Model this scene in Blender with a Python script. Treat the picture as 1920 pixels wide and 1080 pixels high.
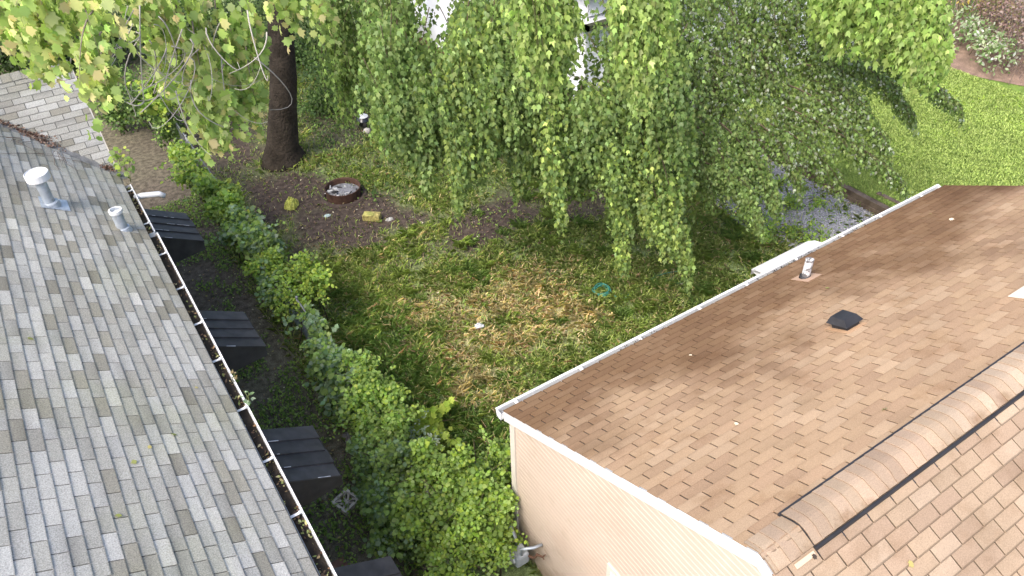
import bpy, math, random
import numpy as np
from mathutils import Vector, Matrix
R_=math.radians
for o in list(bpy.data.objects): bpy.data.objects.remove(o)
S=bpy.context.scene; COL=S.collection
# ------------------------------------------------------------ camera, sky, sun, exposure
CZ=10.2
M=np.array([[.83616,-.54799,-.02324],[-.36363,-.52213,-.77146],[.41062,.65352,-.63585]])
F=1434.97
cd=bpy.data.cameras.new('camera'); cam=bpy.data.objects.new('camera',cd); COL.objects.link(cam)
cam.matrix_world=Matrix(((M[0][0],-M[1][0],-M[2][0],0),(M[0][1],-M[1][1],-M[2][1],0),(M[0][2],-M[1][2],-M[2][2],CZ),(0,0,0,1)))
cd.sensor_width=36; cd.lens=F/1920*36; cd.clip_start=.1; cd.clip_end=1000
S.camera=cam
SUN_EL=R_(49); SUN_DIR=(-math.cos(SUN_EL)*math.cos(R_(18)),-math.cos(SUN_EL)*math.sin(R_(18)),math.sin(SUN_EL))
w=bpy.data.worlds.new('World'); S.world=w; w.use_nodes=True
nt=w.node_tree; bg=nt.nodes['Background']; sk=nt.nodes.new('ShaderNodeTexSky'); sk.sky_type='NISHITA'; sk.sun_disc=False
sk.sun_elevation=SUN_EL; sk.sun_rotation=math.atan2(SUN_DIR[0],SUN_DIR[1]); sk.air_density=.6; sk.dust_density=3.0; sk.ozone_density=.5
nt.links.new(sk.outputs[0],bg.inputs[0]); bg.inputs[1].default_value=.15
sd=bpy.data.lights.new('sun','SUN'); so=bpy.data.objects.new('sun',sd); COL.objects.link(so)
sd.energy=1.2; sd.angle=R_(30.0); sd.color=(1,.965,.91)
so.rotation_euler=Vector(SUN_DIR).to_track_quat('Z','Y').to_euler()
S.view_settings.view_transform='Standard'; S.view_settings.look='None'; S.view_settings.exposure=1.68; S.view_settings.gamma=1
# ------------------------------------------------------------ helpers
rng=np.random.default_rng(7); random.seed(7)
def ray(px,py):
    return M.T@np.array([px-960,py-540,F])
def at_z(px,py,z):
    r=ray(px,py); return r*((z-CZ)/r[2])+np.array([0,0,CZ])
def at_h(px,py,h):                       # the point on a sight line at horizontal distance h
    r=ray(px,py); return r*(h/math.hypot(r[0],r[1]))+np.array([0,0,CZ])
def nrm(v):
    v=np.asarray(v,float); n=np.linalg.norm(v,axis=-1,keepdims=True); return v/np.maximum(n,1e-9)
def hsh(i,j,s): 
    x=np.sin(i*127.1+j*311.7+s*74.7)*43758.5453; return x-np.floor(x)
def vnoise(x,y,s=0):
    x=np.asarray(x,float);y=np.asarray(y,float);i=np.floor(x);j=np.floor(y);u=x-i;v=y-j;u=u*u*(3-2*u);v=v*v*(3-2*v)
    return (hsh(i,j,s)*(1-u)+hsh(i+1,j,s)*u)*(1-v)+(hsh(i,j+1,s)*(1-u)+hsh(i+1,j+1,s)*u)*v
def fbm(x,y,s=0): return .5*vnoise(x,y,s)+.3*vnoise(2.1*x,2.1*y,s+1)+.2*vnoise(4.3*x,4.3*y,s+2)
def tag(o,label=None,cat=None,group=None,kind=None):
    if label:o['label']=label
    if cat:o['category']=cat
    if group:o['group']=group
    if kind:o['kind']=kind
    return o
def empty(name,loc,label,cat,group=None):
    o=bpy.data.objects.new(name,None); COL.objects.link(o); o.location=loc; o.empty_display_size=.2
    return tag(o,label,cat,group)
def link(name,me,mat,parent=None):
    o=bpy.data.objects.new(name,me); COL.objects.link(o)
    if mat: me.materials.append(mat)
    if parent is not None:
        o.parent=parent; o.matrix_parent_inverse=Matrix.Translation(-Vector(parent.location)) if parent.parent is None else Matrix.Identity(4)
    return o
class MB:
    """collects shapes into one mesh (world coordinates)"""
    def __init__(s): s.v=[];s.f=[];s.c=[]
    def add(s,vs,fs,c=(1,1,1)):
        n=len(s.v); s.v+=[tuple(map(float,p)) for p in vs]; s.f+=[tuple(n+i for i in f) for f in fs]; s.c+=[c]*len(vs) if not isinstance(c,list) else c
        return s
    def box(s,a,b,c=(1,1,1)):
        x0,y0,z0=a;x1,y1,z1=b
        return s.add([(x0,y0,z0),(x1,y0,z0),(x1,y1,z0),(x0,y1,z0),(x0,y0,z1),(x1,y0,z1),(x1,y1,z1),(x0,y1,z1)],
          [(0,3,2,1),(4,5,6,7),(0,1,5,4),(1,2,6,5),(2,3,7,6),(3,0,4,7)],c)
    def obox(s,o,u,v,w_,c=(1,1,1)):      # box from corner o with edge vectors
        o,u,v,w_=map(np.asarray,(o,u,v,w_))
        P=[o,o+u,o+u+v,o+v,o+w_,o+u+w_,o+u+v+w_,o+v+w_]
        return s.add(P,[(0,3,2,1),(4,5,6,7),(0,1,5,4),(1,2,6,5),(2,3,7,6),(3,0,4,7)],c)
    def tube(s,pts,rad,n=8,c=(1,1,1),cap=True,wob=0):
        pts=[np.asarray(p,float) for p in pts]; m=len(pts); rad=[rad]*m if np.isscalar(rad) else rad
        base=len(s.v); up=np.array([.13,.21,.97]); vs=[]
        for i,p in enumerate(pts):
            t=nrm(pts[min(i+1,m-1)]-pts[max(i-1,0)]); a=np.cross(t,up)
            if np.linalg.norm(a)<.1: a=np.cross(t,[1,0,0])
            a=nrm(a); b=np.cross(t,a)
            for k in range(n):
                th=2*math.pi*k/n; r=rad[i]*(1+wob*(random.random()-.5))
                vs.append(p+r*(math.cos(th)*a+math.sin(th)*b))
        fs=[(i*n+k,i*n+(k+1)%n,(i+1)*n+(k+1)%n,(i+1)*n+k) for i in range(m-1) for k in range(n)]
        if cap: fs+=[tuple(range(n-1,-1,-1)),tuple((m-1)*n+k for k in range(n))]
        return s.add(vs,fs,c)
    def lathe(s,o,prof,n=24,c=(1,1,1),ax=None):   # prof = [(r,z)]
        vs=[];o=np.asarray(o,float)
        A=nrm(ax) if ax is not None else np.array([0,0,1.]); a=np.cross(A,[0,1,.01]); a=nrm(a); b=np.cross(A,a)
        for r,z in prof:
            for k in range(n):
                t=2*math.pi*k/n; vs.append(o+r*(math.cos(t)*a+math.sin(t)*b)+z*A)
        fs=[(i*n+k,i*n+(k+1)%n,(i+1)*n+(k+1)%n,(i+1)*n+k) for i in range(len(prof)-1) for k in range(n)]
        return s.add(vs,fs,c)
    def build(s,name,mat,parent=None,smooth=False,bevel=0,col=True):
        me=bpy.data.meshes.new(name); me.from_pydata(s.v,[],s.f); 
        if col:
            a=me.color_attributes.new('Col','FLOAT_COLOR','POINT'); arr=np.ones((len(s.v),4),np.float32); arr[:,:3]=np.array(s.c); a.data.foreach_set('color',arr.ravel())
        if smooth: me.polygons.foreach_set('use_smooth',[True]*len(me.polygons))
        me.update(); o=link(name,me,mat,parent)
        if bevel:
            m=o.modifiers.new('bevel','BEVEL'); m.width=bevel; m.segments=2; m.limit_method='ANGLE'
        return o
def inst_mesh(name,V,faces,C,mat,parent=None):
    """V: (N,k,3) vertices of N copies of a small polygon set, C: (N,3) or (N,k,3)"""
    N,k,_=V.shape; me=bpy.data.meshes.new(name)
    me.vertices.add(N*k); me.vertices.foreach_set('co',V.reshape(-1).astype(np.float32))
    L=sum(len(f) for f in faces); off=(np.arange(N)*k)[:,None]
    li=(off+np.array([i for f in faces for i in f])[None,:]).ravel()
    me.loops.add(N*L); me.loops.foreach_set('vertex_index',li.astype(np.int32))
    st=np.cumsum([0]+[len(f) for f in faces[:-1]]); ls=(np.arange(N)[:,None]*L+st[None,:]).ravel()
    me.polygons.add(N*len(faces)); me.polygons.foreach_set('loop_start',ls.astype(np.int32))
    try: me.polygons.foreach_set('loop_total',np.tile([len(f) for f in faces],N).astype(np.int32))
    except Exception: pass
    a=me.color_attributes.new('Col','FLOAT_COLOR','POINT'); arr=np.ones((N,k,4),np.float32)
    arr[:,:,:3]=C[:,None,:] if C.ndim==2 else C
    a.data.foreach_set('color',arr.ravel()); me.update(calc_edges=True); me.validate()
    return link(name,me,mat,parent)
# ---- materials
def mat(name,base=(.5,.5,.5),rough=.8,attr=False,spec=.3,metal=0,noise=None,bump=None,transl=0,grain=None,stain=None):
    """noise=(scale,amount): value variation; grain=(scale,amount): fine speckle; bump=(scale,strength,dist); stain=(colour,scale,lo,hi)"""
    m=bpy.data.materials.new(name); m.use_nodes=True; n=m.node_tree.nodes; l=m.node_tree.links; p=n['Principled BSDF']
    p.inputs['Roughness'].default_value=rough; p.inputs['Specular IOR Level'].default_value=spec; p.inputs['Metallic'].default_value=metal
    tc=n.new('ShaderNodeTexCoord'); cur=None
    rgb=n.new('ShaderNodeRGB'); rgb.outputs[0].default_value=(*base,1); cur=rgb.outputs[0]
    def mul(a,b,f=1.0):
        x=n.new('ShaderNodeMix'); x.data_type='RGBA'; x.blend_type='MULTIPLY'; x.inputs[0].default_value=f; l.new(a,x.inputs[6]); l.new(b,x.inputs[7]); return x.outputs[2]
    if attr:
        a=n.new('ShaderNodeAttribute'); a.attribute_name='Col'; cur=mul(cur,a.outputs['Color'])
    for q in (noise,grain):
        if q:
            t=n.new('ShaderNodeTexNoise'); t.inputs['Scale'].default_value=q[0]; t.inputs['Detail'].default_value=4 if q is noise else 2; l.new(tc.outputs['Object'],t.inputs['Vector'])
            r=n.new('ShaderNodeMapRange'); r.inputs[1].default_value=.3; r.inputs[2].default_value=.7; r.inputs[3].default_value=1-q[1]; r.inputs[4].default_value=1+q[1]; l.new(t.outputs[0],r.inputs[0])
            c=n.new('ShaderNodeCombineColor'); [l.new(r.outputs[0],c.inputs[i]) for i in range(3)]; cur=mul(cur,c.outputs[0])
    for sx in (stain or []):
        colr,sc,lo,hi,amt=sx[:5]
        t=n.new('ShaderNodeTexNoise'); t.inputs['Scale'].default_value=sc; t.inputs['Detail'].default_value=5; t.inputs['Roughness'].default_value=.6; l.new(tc.outputs['Object'],t.inputs['Vector'])
        src=t.outputs[0]
        if len(sx)>5:                     # weight the stain along an axis: (axis, from, to)
            ax,f0,f1=sx[5]; sp=n.new('ShaderNodeSeparateXYZ'); l.new(tc.outputs['Object'],sp.inputs[0])
            r0=n.new('ShaderNodeMapRange'); r0.inputs[1].default_value=f0; r0.inputs[2].default_value=f1; r0.inputs[3].default_value=-.25; r0.inputs[4].default_value=.25; l.new(sp.outputs[ax],r0.inputs[0])
            ad=n.new('ShaderNodeMath'); l.new(src,ad.inputs[0]); l.new(r0.outputs[0],ad.inputs[1]); src=ad.outputs[0]
        r=n.new('ShaderNodeMapRange'); r.inputs[1].default_value=lo; r.inputs[2].default_value=hi; r.inputs[3].default_value=0; r.inputs[4].default_value=amt; l.new(src,r.inputs[0])
        x=n.new('ShaderNodeMix'); x.data_type='RGBA'; x.blend_type='MULTIPLY'; l.new(r.outputs[0],x.inputs[0]); l.new(cur,x.inputs[6]); x.inputs[7].default_value=(*colr,1); cur=x.outputs[2]
    l.new(cur,p.inputs['Base Color'])
    if bump:
        t=n.new('ShaderNodeTexNoise'); t.inputs['Scale'].default_value=bump[0]; t.inputs['Detail'].default_value=4; l.new(tc.outputs['Object'],t.inputs['Vector'])
        b=n.new('ShaderNodeBump'); b.inputs['Strength'].default_value=bump[1]; b.inputs['Distance'].default_value=bump[2]; l.new(t.outputs[0],b.inputs['Height']); l.new(b.outputs[0],p.inputs['Normal'])
    if transl:
        tr=n.new('ShaderNodeBsdfTranslucent'); g=n.new('ShaderNodeMix'); g.data_type='RGBA'; g.blend_type='MULTIPLY'; g.inputs[0].default_value=1; l.new(cur,g.inputs[6]); g.inputs[7].default_value=(1.12,1.16,.75,1); l.new(g.outputs[2],tr.inputs[0])
        mx=n.new('ShaderNodeMixShader'); mx.inputs[0].default_value=transl; l.new(p.outputs[0],mx.inputs[1]); l.new(tr.outputs[0],mx.inputs[2]); l.new(mx.outputs[0],n['Material Output'].inputs[0])
    return m
MT=dict(
 leaf=mat('leaf',(1.45,1.38,1.5),.5,True,.35,transl=.45),
 dryleaf=mat('dry_leaf',(1.2,1.2,1.2),.8,True,.2,transl=.15),
 grass=mat('grass_blade',(2.6,2.45,2.8),.6,True,.25,transl=.3),
 bark=mat('bark',(.042,.034,.026),.95,True,.1,noise=(3,.4),bump=(16,1.0,.06)),
 twig=mat('twig',(1,1,1),.9,True,.1),
 sh_grey=mat('grey_shingle',(.88,.865,.80),.95,True,.02,noise=(1.4,.07),grain=(95,.3),bump=(260,.5,.003),stain=[((.78,.80,.68),.7,.5,.68,.7)]),
 sh_tan=mat('tan_shingle',(1.10,1.03,.89),.95,True,.03,noise=(1.6,.06),grain=(110,.16),bump=(260,.4,.002),stain=[((.50,.44,.40),.6,.42,.66,.95,(1,2.9,5.2)),((.45,.40,.40),.8,.55,.85,.8,(0,5,13)),((.6,.5,.4),2.2,.55,.7,.4)]),
 sh_tan2=mat('tan_ridge_shingle',(1.08,1.10,1.06),.95,True,.03,noise=(2,.08),grain=(110,.16),bump=(260,.4,.002),stain=[((.50,.40,.30),3.2,.46,.68,.8,(1,1.74,1.44))]),
 sh_tan3=mat('tan_near_shingle',(.98,.98,.93),.95,True,.03,noise=(2,.07),grain=(110,.16),bump=(260,.4,.002),stain=[((.62,.54,.46),2.6,.50,.72,.5)]),
 felt=mat('shingle_gap',(.075,.06,.05),.95),
 feltg=mat('shingle_gap_grey',(.06,.06,.055),.95),
 white=mat('white_paint_metal',(.66,.66,.65),.45,noise=(3,.05),stain=[((.6,.58,.52),7,.56,.7,.5)]),
 siding=mat('cream_siding',(.46,.372,.298),.55,noise=(1.2,.04),stain=[((.50,.46,.38),3,.45,.75,.75,(2,1.5,0.0)),((.85,.74,.66),1.3,.5,.7,.3),((.72,.72,.62),4,.6,.75,.35)]),
 trim=mat('corner_trim',(.58,.53,.45),.55,noise=(3,.05)),
 wsiding=mat('white_siding',(.80,.80,.80),.55,noise=(1.2,.04)),
 dark=mat('black_metal',(.028,.028,.031),.55,noise=(5,.2),stain=[((.5,.5,.45),9,.5,.7,.4)]),
 awn=mat('black_awning_paint',(.060,.058,.055),.65,True,noise=(6,.3),bump=(40,.3,.004)),
 galv=mat('galvanised_metal',(.42,.46,.50),.45,metal=.4,noise=(8,.15),stain=[((.55,.5,.45),11,.55,.7,.6)]),
 pvc=mat('weathered_vent_pipe',(.60,.60,.60),.7,stain=[((.12,.11,.11),9,.50,.57,.9)],bump=(30,.3,.004)),
 rust=mat('rusty_steel',(.085,.045,.03),.8,noise=(9,.3),stain=[((.4,.4,.4),5,.5,.7,.7)]),
 conc=mat('concrete',(.60,.56,.49),.9,noise=(8,.2),bump=(60,.4,.004)),
 brick=mat('brick_paver',(.20,.11,.075),.9,noise=(9,.3),bump=(50,.4,.004)),
 attr=mat('painted',(1,1,1),.7,True),
 wood=mat('weathered_timber',(.16,.12,.085),.9,noise=(5,.3),bump=(30,.5,.006),stain=[((.4,.35,.3),4,.45,.65,.6)]),
 glass=mat('window_pane',(.35,.37,.42),.15,spec=.5),
 meter=mat('grey_meter_paint',(.33,.35,.36),.5,noise=(9,.15)),
 hose=mat('teal_hose',(.05,.22,.17),.45),
 fwire=mat('fence_wire',(.26,.27,.27),.5,metal=.5),
 ash=mat('ash',(.20,.20,.21),.95,noise=(12,.4),bump=(30,.8,.02)),
 broof=mat('brown_roof',(.14,.10,.08),.9,noise=(5,.2)),
)
MT['muck']=mat('gutter_muck',(.028,.022,.016),.95,noise=(12,.4),bump=(40,.8,.01))
# ------------------------------------------------------------ ground
def soil_material():
    m=bpy.data.materials.new('yard_soil'); m.use_nodes=True; n=m.node_tree.nodes; l=m.node_tree.links; p=n['Principled BSDF']; p.inputs['Roughness'].default_value=.95; p.inputs['Specular IOR Level'].default_value=.1
    tc=n.new('ShaderNodeTexCoord')
    a=n.new('ShaderNodeAttribute'); a.attribute_name='Col'
    def N(sc,det=5):
        t=n.new('ShaderNodeTexNoise'); t.inputs['Scale'].default_value=sc; t.inputs['Detail'].default_value=det; l.new(tc.outputs['Object'],t.inputs['Vector']); return t.outputs[0]
    r=n.new('ShaderNodeMapRange'); r.inputs[1].default_value=.3; r.inputs[2].default_value=.72; r.inputs[3].default_value=.5; r.inputs[4].default_value=1.5; l.new(N(9),r.inputs[0])
    r2=n.new('ShaderNodeMapRange'); r2.inputs[1].default_value=.3; r2.inputs[2].default_value=.7; r2.inputs[3].default_value=.6; r2.inputs[4].default_value=1.4; l.new(N(70,2),r2.inputs[0])
    q=n.new('ShaderNodeMath'); q.operation='MULTIPLY'; l.new(r.outputs[0],q.inputs[0]); l.new(r2.outputs[0],q.inputs[1])
    x=n.new('ShaderNodeVectorMath'); x.operation='SCALE'; l.new(a.outputs['Color'],x.inputs[0]); l.new(q.outputs[0],x.inputs['Scale']); l.new(x.outputs[0],p.inputs['Base Color'])
    b=n.new('ShaderNodeBump'); b.inputs['Strength'].default_value=.8; b.inputs['Distance'].default_value=.03; l.new(N(35),b.inputs['Height']); l.new(b.outputs[0],p.inputs['Normal'])
    return m
LX=15.12                                   # where the lawn begins, behind the timber edging
def gh(x,y):                               # height of the yard
    return .05*fbm(np.asarray(x)*.5,np.asarray(y)*.5,3)-.03
def blob(x,y,cx,cy,rx,ry,n=.5,s=0):
    d=np.hypot((x-cx)/rx,(y-cy)/ry)+n*(fbm(x*1.3,y*1.3,s)-.5)*2
    return np.clip(1.6-1.5*d,0,1)
def zones(x,y):
    """weights of straw, dirt, strip soil, lush"""
    x=np.asarray(x,float);y=np.asarray(y,float)
    straw=np.maximum.reduce([blob(x,y,4.7,10.9,.9,.8,.5,1),blob(x,y,7.0,9.3,.9,1.0,.5,2),blob(x,y,5.5,9.7,1.5,1.3,.6,3)*.8,blob(x,y,6.2,10.2,1.8,1.3,.6,4)*.65,blob(x,y,4.6,8.7,.9,1.2,.6,5)*.5])
    dirt=np.maximum.reduce([blob(x,y,4.9,14.6,2.0,1.6,.5,11),blob(x,y,7.6,12.9,2.6,1.1,.5,12)*.9,blob(x,y,3.9,16.8,1.6,2.4,.4,13),blob(x,y,1.2,16,1.2,5,.3,14),blob(x,y,9.8,12.2,1.8,.9,.5,15)*.7,blob(x,y,6.8,19.5,3.2,3.2,.35,16)*.62,blob(x,y,3.4,21,2.5,4,.3,17)*.8])
    strip=np.maximum(np.clip((2.5-x)/.5,0,1)*np.clip((24-y)/3,0,1),np.clip((3.5-x)/1,0,1)*np.clip((y-17)/1.5,0,1))
    lush=np.maximum(blob(x,y,3.4,9.6,.9,2.6,.4,21),blob(x,y,4.0,7.2,.8,1.6,.4,22))
    return straw,dirt,strip,lush
def build_ground():
    n=150; xs=np.concatenate([[-150,-60,-25,-12,-4],np.linspace(-1,28,190),[33,45,80,160]]); ys=np.concatenate([[-100,-40,-12],np.linspace(-1,30,200),[34,42,60,110,220]])
    X,Y=np.meshgrid(xs,ys); Z=gh(X,Y); V=np.stack([X,Y,Z],-1).reshape(-1,3)
    straw,dirt,strip,lush=zones(X,Y)
    green=np.array([.085,.105,.04]); C=np.ones(X.shape+(3,))*green*(.7+.6*fbm(X*1.1,Y*1.1,31))[...,None]
    def mixc(C,c,wt): return C*(1-wt[...,None])+np.array(c)*wt[...,None]
    C=mixc(C,(.17,.145,.075),straw*.8); C=mixc(C,(.036,.027,.021),np.clip(dirt*1.3,0,1)); C=mixc(C,(.060,.049,.036),strip*.9); C=mixc(C,(.035,.06,.02),lush*.7)
    me=bpy.data.meshes.new('ground'); nx=len(xs);ny=len(ys)
    f=[(j*nx+i,j*nx+i+1,(j+1)*nx+i+1,(j+1)*nx+i) for j in range(ny-1) for i in range(nx-1)]
    me.from_pydata(V.tolist(),[],f); a=me.color_attributes.new('Col','FLOAT_COLOR','POINT'); A=np.ones((nx*ny,4),np.float32);A[:,:3]=C.reshape(-1,3)*2.3*np.array([1,1.02,1.05]); a.data.foreach_set('color',A.ravel())
    me.polygons.foreach_set('use_smooth',[True]*len(f))
    o=link('ground',me,soil_material()); tag(o,kind='structure')
build_ground()
b=MB()
def sheet(name,poly,z,mt,kind='structure'):
    me=bpy.data.meshes.new(name); me.from_pydata([(x,y,z) for x,y in poly],[],[tuple(range(len(poly)))]); o=link(name,me,mt); tag(o,kind=kind); return o
# lawn: a raised block of turf behind the timber
lb=MB(); lb.box((LX,4,-.3),(60,60,.26)); o=lb.build('lawn',mat('turf_soil',(.13,.20,.035),.95,noise=(1.2,.3),grain=(40,.4),bump=(30,.6,.02))); tag(o,kind='structure')
sheet('gravel_bed',[(12.2,8.4),(13.6,6.6),(14.9,6.4),(14.9,12.6),(14.0,12.6),(13.2,11.0),(12.1,9.6)],.045,mat('gravel',(.36,.35,.36),.9,noise=(1.5,.15),grain=(55,.5),bump=(55,1,.03)))
sheet('mulch_strip',[(23.3,13.6),(22.9,11.6),(23.2,10.4),(23.7,9.2),(24.2,6),(30,6),(30,13.6)],.275,mat('mulch',(.22,.15,.11),.95,noise=(3,.3),grain=(50,.4),bump=(40,.8,.02)))
# ------------------------------------------------------------ leaves and grass
TPL_MAPLE=np.array([(0,0,0),(.24,-.02,-.03),(.27,.16,.0),(.55,.34,-.13),(.36,.47,.0),(.37,.74,-.12),(.19,.70,-.03),(0,1.0,-.20),(-.19,.70,-.03),(-.37,.74,-.12),(-.36,.47,0),(-.55,.34,-.13),(-.27,.16,0),(-.24,-.02,-.03)])
TPL_TRI=np.array([(0,0,0),(.22,.14,-.03),(.36,.52,-.12),(.15,.50,0),(0,1,-.16),(-.15,.50,0),(-.36,.52,-.12),(-.22,.14,-.03)])
TPL_OVAL=np.array([(0,0,0),(.22,.22,-.03),(.27,.5,-.07),(.15,.8,-.1),(0,1,-.2),(-.15,.8,-.1),(-.27,.5,-.07),(-.22,.22,-.03)])
TPL_ROUND=np.array([(0,0,0),(.34,.15,-.02),(.44,.48,-.05),(.26,.82,-.08),(0,1,-.12),(-.26,.82,-.08),(-.44,.48,-.05),(-.34,.15,-.02)])
def leaf_verts(T,P,A,Nn,s):
    A=nrm(A); Nn=nrm(Nn-np.sum(Nn*A,-1,keepdims=True)*A); Sd=np.cross(A,Nn); s=s[:,None,None]
    return P[:,None,:]+s*(T[None,:,0:1]*Sd[:,None,:]+T[None,:,1:2]*A[:,None,:]+T[None,:,2:3]*Nn[:,None,:])
def pick(cols,n,g=rng,jit=.16):
    cols=np.array(cols); c=cols[g.integers(0,len(cols),n)]; return c*(1+g.uniform(-jit,jit,(n,1)))*(1+g.uniform(-.06,.06,(n,3)))
class Foliage:
    def __init__(s,tpl=TPL_TRI): s.tpl=tpl; s.V=[]; s.C=[]
    def add(s,P,A,Nn,size,C): s.V.append(leaf_verts(s.tpl,P,A,Nn,size)); s.C.append(C)
    def build(s,name,parent=None,mt=None):
        return inst_mesh(name,np.concatenate(s.V),[tuple(range(len(s.tpl)))],np.concatenate(s.C),mt or MT['leaf'],parent)
def bez(pts,t):
    pts=[np.asarray(p,float) for p in pts]; P=[np.repeat(p[None],len(t),0) for p in pts]
    while len(P)>1: P=[P[i]*(1-t[:,None])+P[i+1]*t[:,None] for i in range(len(P)-1)]
    return P[0]
def spray(fol,wood,path,r0,r1,ntw,leaf,cols,lpt=12,droop=.8,tw_len=.5,g=rng,up=(-.35,-.35,.8),cover=1.0,hang=.95,stem=.012,stemcol=(.09,.07,.045)):
    """a drooping leafy branch: side twigs along a 3-D path, leaves in pairs along each twig"""
    t=np.sort(g.uniform(0,1,ntw)**.85); B=bez(path,t); r=(r0*(1-t)+r1*t)*(.35+.65*np.sqrt(np.clip(1-t**4,0,1)))
    d=nrm(g.normal(0,1,(ntw,3))*np.array([1,1,.45])); rr=r*g.uniform(.0,1,ntw)**.6
    st=B+d*rr[:,None]*.55; L=tw_len*g.uniform(.6,1.3,ntw)
    end=B+d*rr[:,None]+np.stack([np.zeros(ntw),np.zeros(ntw),-L*droop],-1)+nrm(bez(path,np.minimum(t+.1,1))-B+1e-6)*(L*.5)[:,None]
    mid=(st+end)/2+d*.06+np.array([0,0,.10])*L[:,None]
    q=np.linspace(.05,1,lpt); n=ntw*lpt
    P=(st[:,None]*(1-q[:,None])**2+2*mid[:,None]*((1-q)*q)[:,None]+end[:,None]*q[:,None]**2).reshape(n,3)
    td=nrm(end-st); td=np.repeat(td,lpt,0); sd=nrm(g.normal(0,1,(n,3)))
    A=nrm(td*.35+g.normal(0,.36,(n,3))+np.array([0,0,-hang])); Nn=nrm(g.normal(0,.6,(n,3))+np.array(up))
    P=P+sd*leaf*.45; s=leaf*g.uniform(.6,1.2,n)
    tone=np.repeat(g.uniform(.82,1.15,ntw),lpt)[:,None]*np.where(g.uniform(0,1,n)<.10,1.6,1.0)[:,None]
    C=pick(cols,n,g)*tone; keep=g.uniform(0,1,n)<cover
    fol.add(P[keep],A[keep],Nn[keep],s[keep],C[keep])
    if wood is not None:
        tt=np.linspace(0,1,9); wood.tube(list(bez(path,tt)),list(np.linspace(stem,stem*.25,9)),5,c=stemcol)
        for i in range(0,ntw,3):
            wood.tube([st[i],mid[i],end[i]],[stem*.3,stem*.2,stem*.12],3,c=stemcol,cap=False)
def clump(fol,c,r,n,leaf,cols,g=rng,up=(-.2,-.3,.9),shell=.55,droop=.2):
    """leaves through an uneven ellipsoid volume, thicker near its skin"""
    c=np.asarray(c,float); r=np.asarray(r,float); d=nrm(g.normal(0,1,(n,3))); d[:,2]=np.abs(d[:,2])*np.where(g.uniform(0,1,n)<.8,1,-1)
    k=(shell+(1-shell)*g.uniform(0,1,n)); lump=.75+.5*fbm(d[:,0]*2.5+c[0],d[:,1]*2.5+d[:,2]*2+c[1],int(c[0]*10)%50)
    P=c+d*r*(k*lump)[:,None]; A=nrm(d*.6+g.normal(0,.6,(n,3))+np.array([0,0,-droop])); Nn=nrm(d*.5+g.normal(0,.45,(n,3))+np.array(up))
    tone=(.7+.6*fbm(P[:,0]*5,P[:,1]*5+P[:,2]*4,9))[:,None]
    ok=P[:,2]>.0
    fol.add(P[ok],A[ok],Nn[ok],leaf*g.uniform(.6,1.25,n)[ok],(pick(cols,n,g)*tone)[ok])
def blades(P,h,lean,wid,C,name,mt,parent=None,g=rng):
    n=len(P); a=g.uniform(0,2*math.pi,n); D=np.stack([np.cos(a),np.sin(a),np.zeros(n)],-1); Wd=np.stack([-np.sin(a),np.cos(a),np.zeros(n)],-1)*wid[:,None]
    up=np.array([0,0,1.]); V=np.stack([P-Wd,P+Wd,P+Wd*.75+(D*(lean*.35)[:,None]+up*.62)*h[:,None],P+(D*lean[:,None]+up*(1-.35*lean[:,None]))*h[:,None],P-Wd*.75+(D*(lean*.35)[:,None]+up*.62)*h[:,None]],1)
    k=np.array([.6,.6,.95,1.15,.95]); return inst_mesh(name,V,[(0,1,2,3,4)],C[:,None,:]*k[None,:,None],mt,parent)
def lin(c): c=np.array(c)/255.; return np.where(c<=.04045,c/12.92,((c+.055)/1.055)**2.4)

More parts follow.
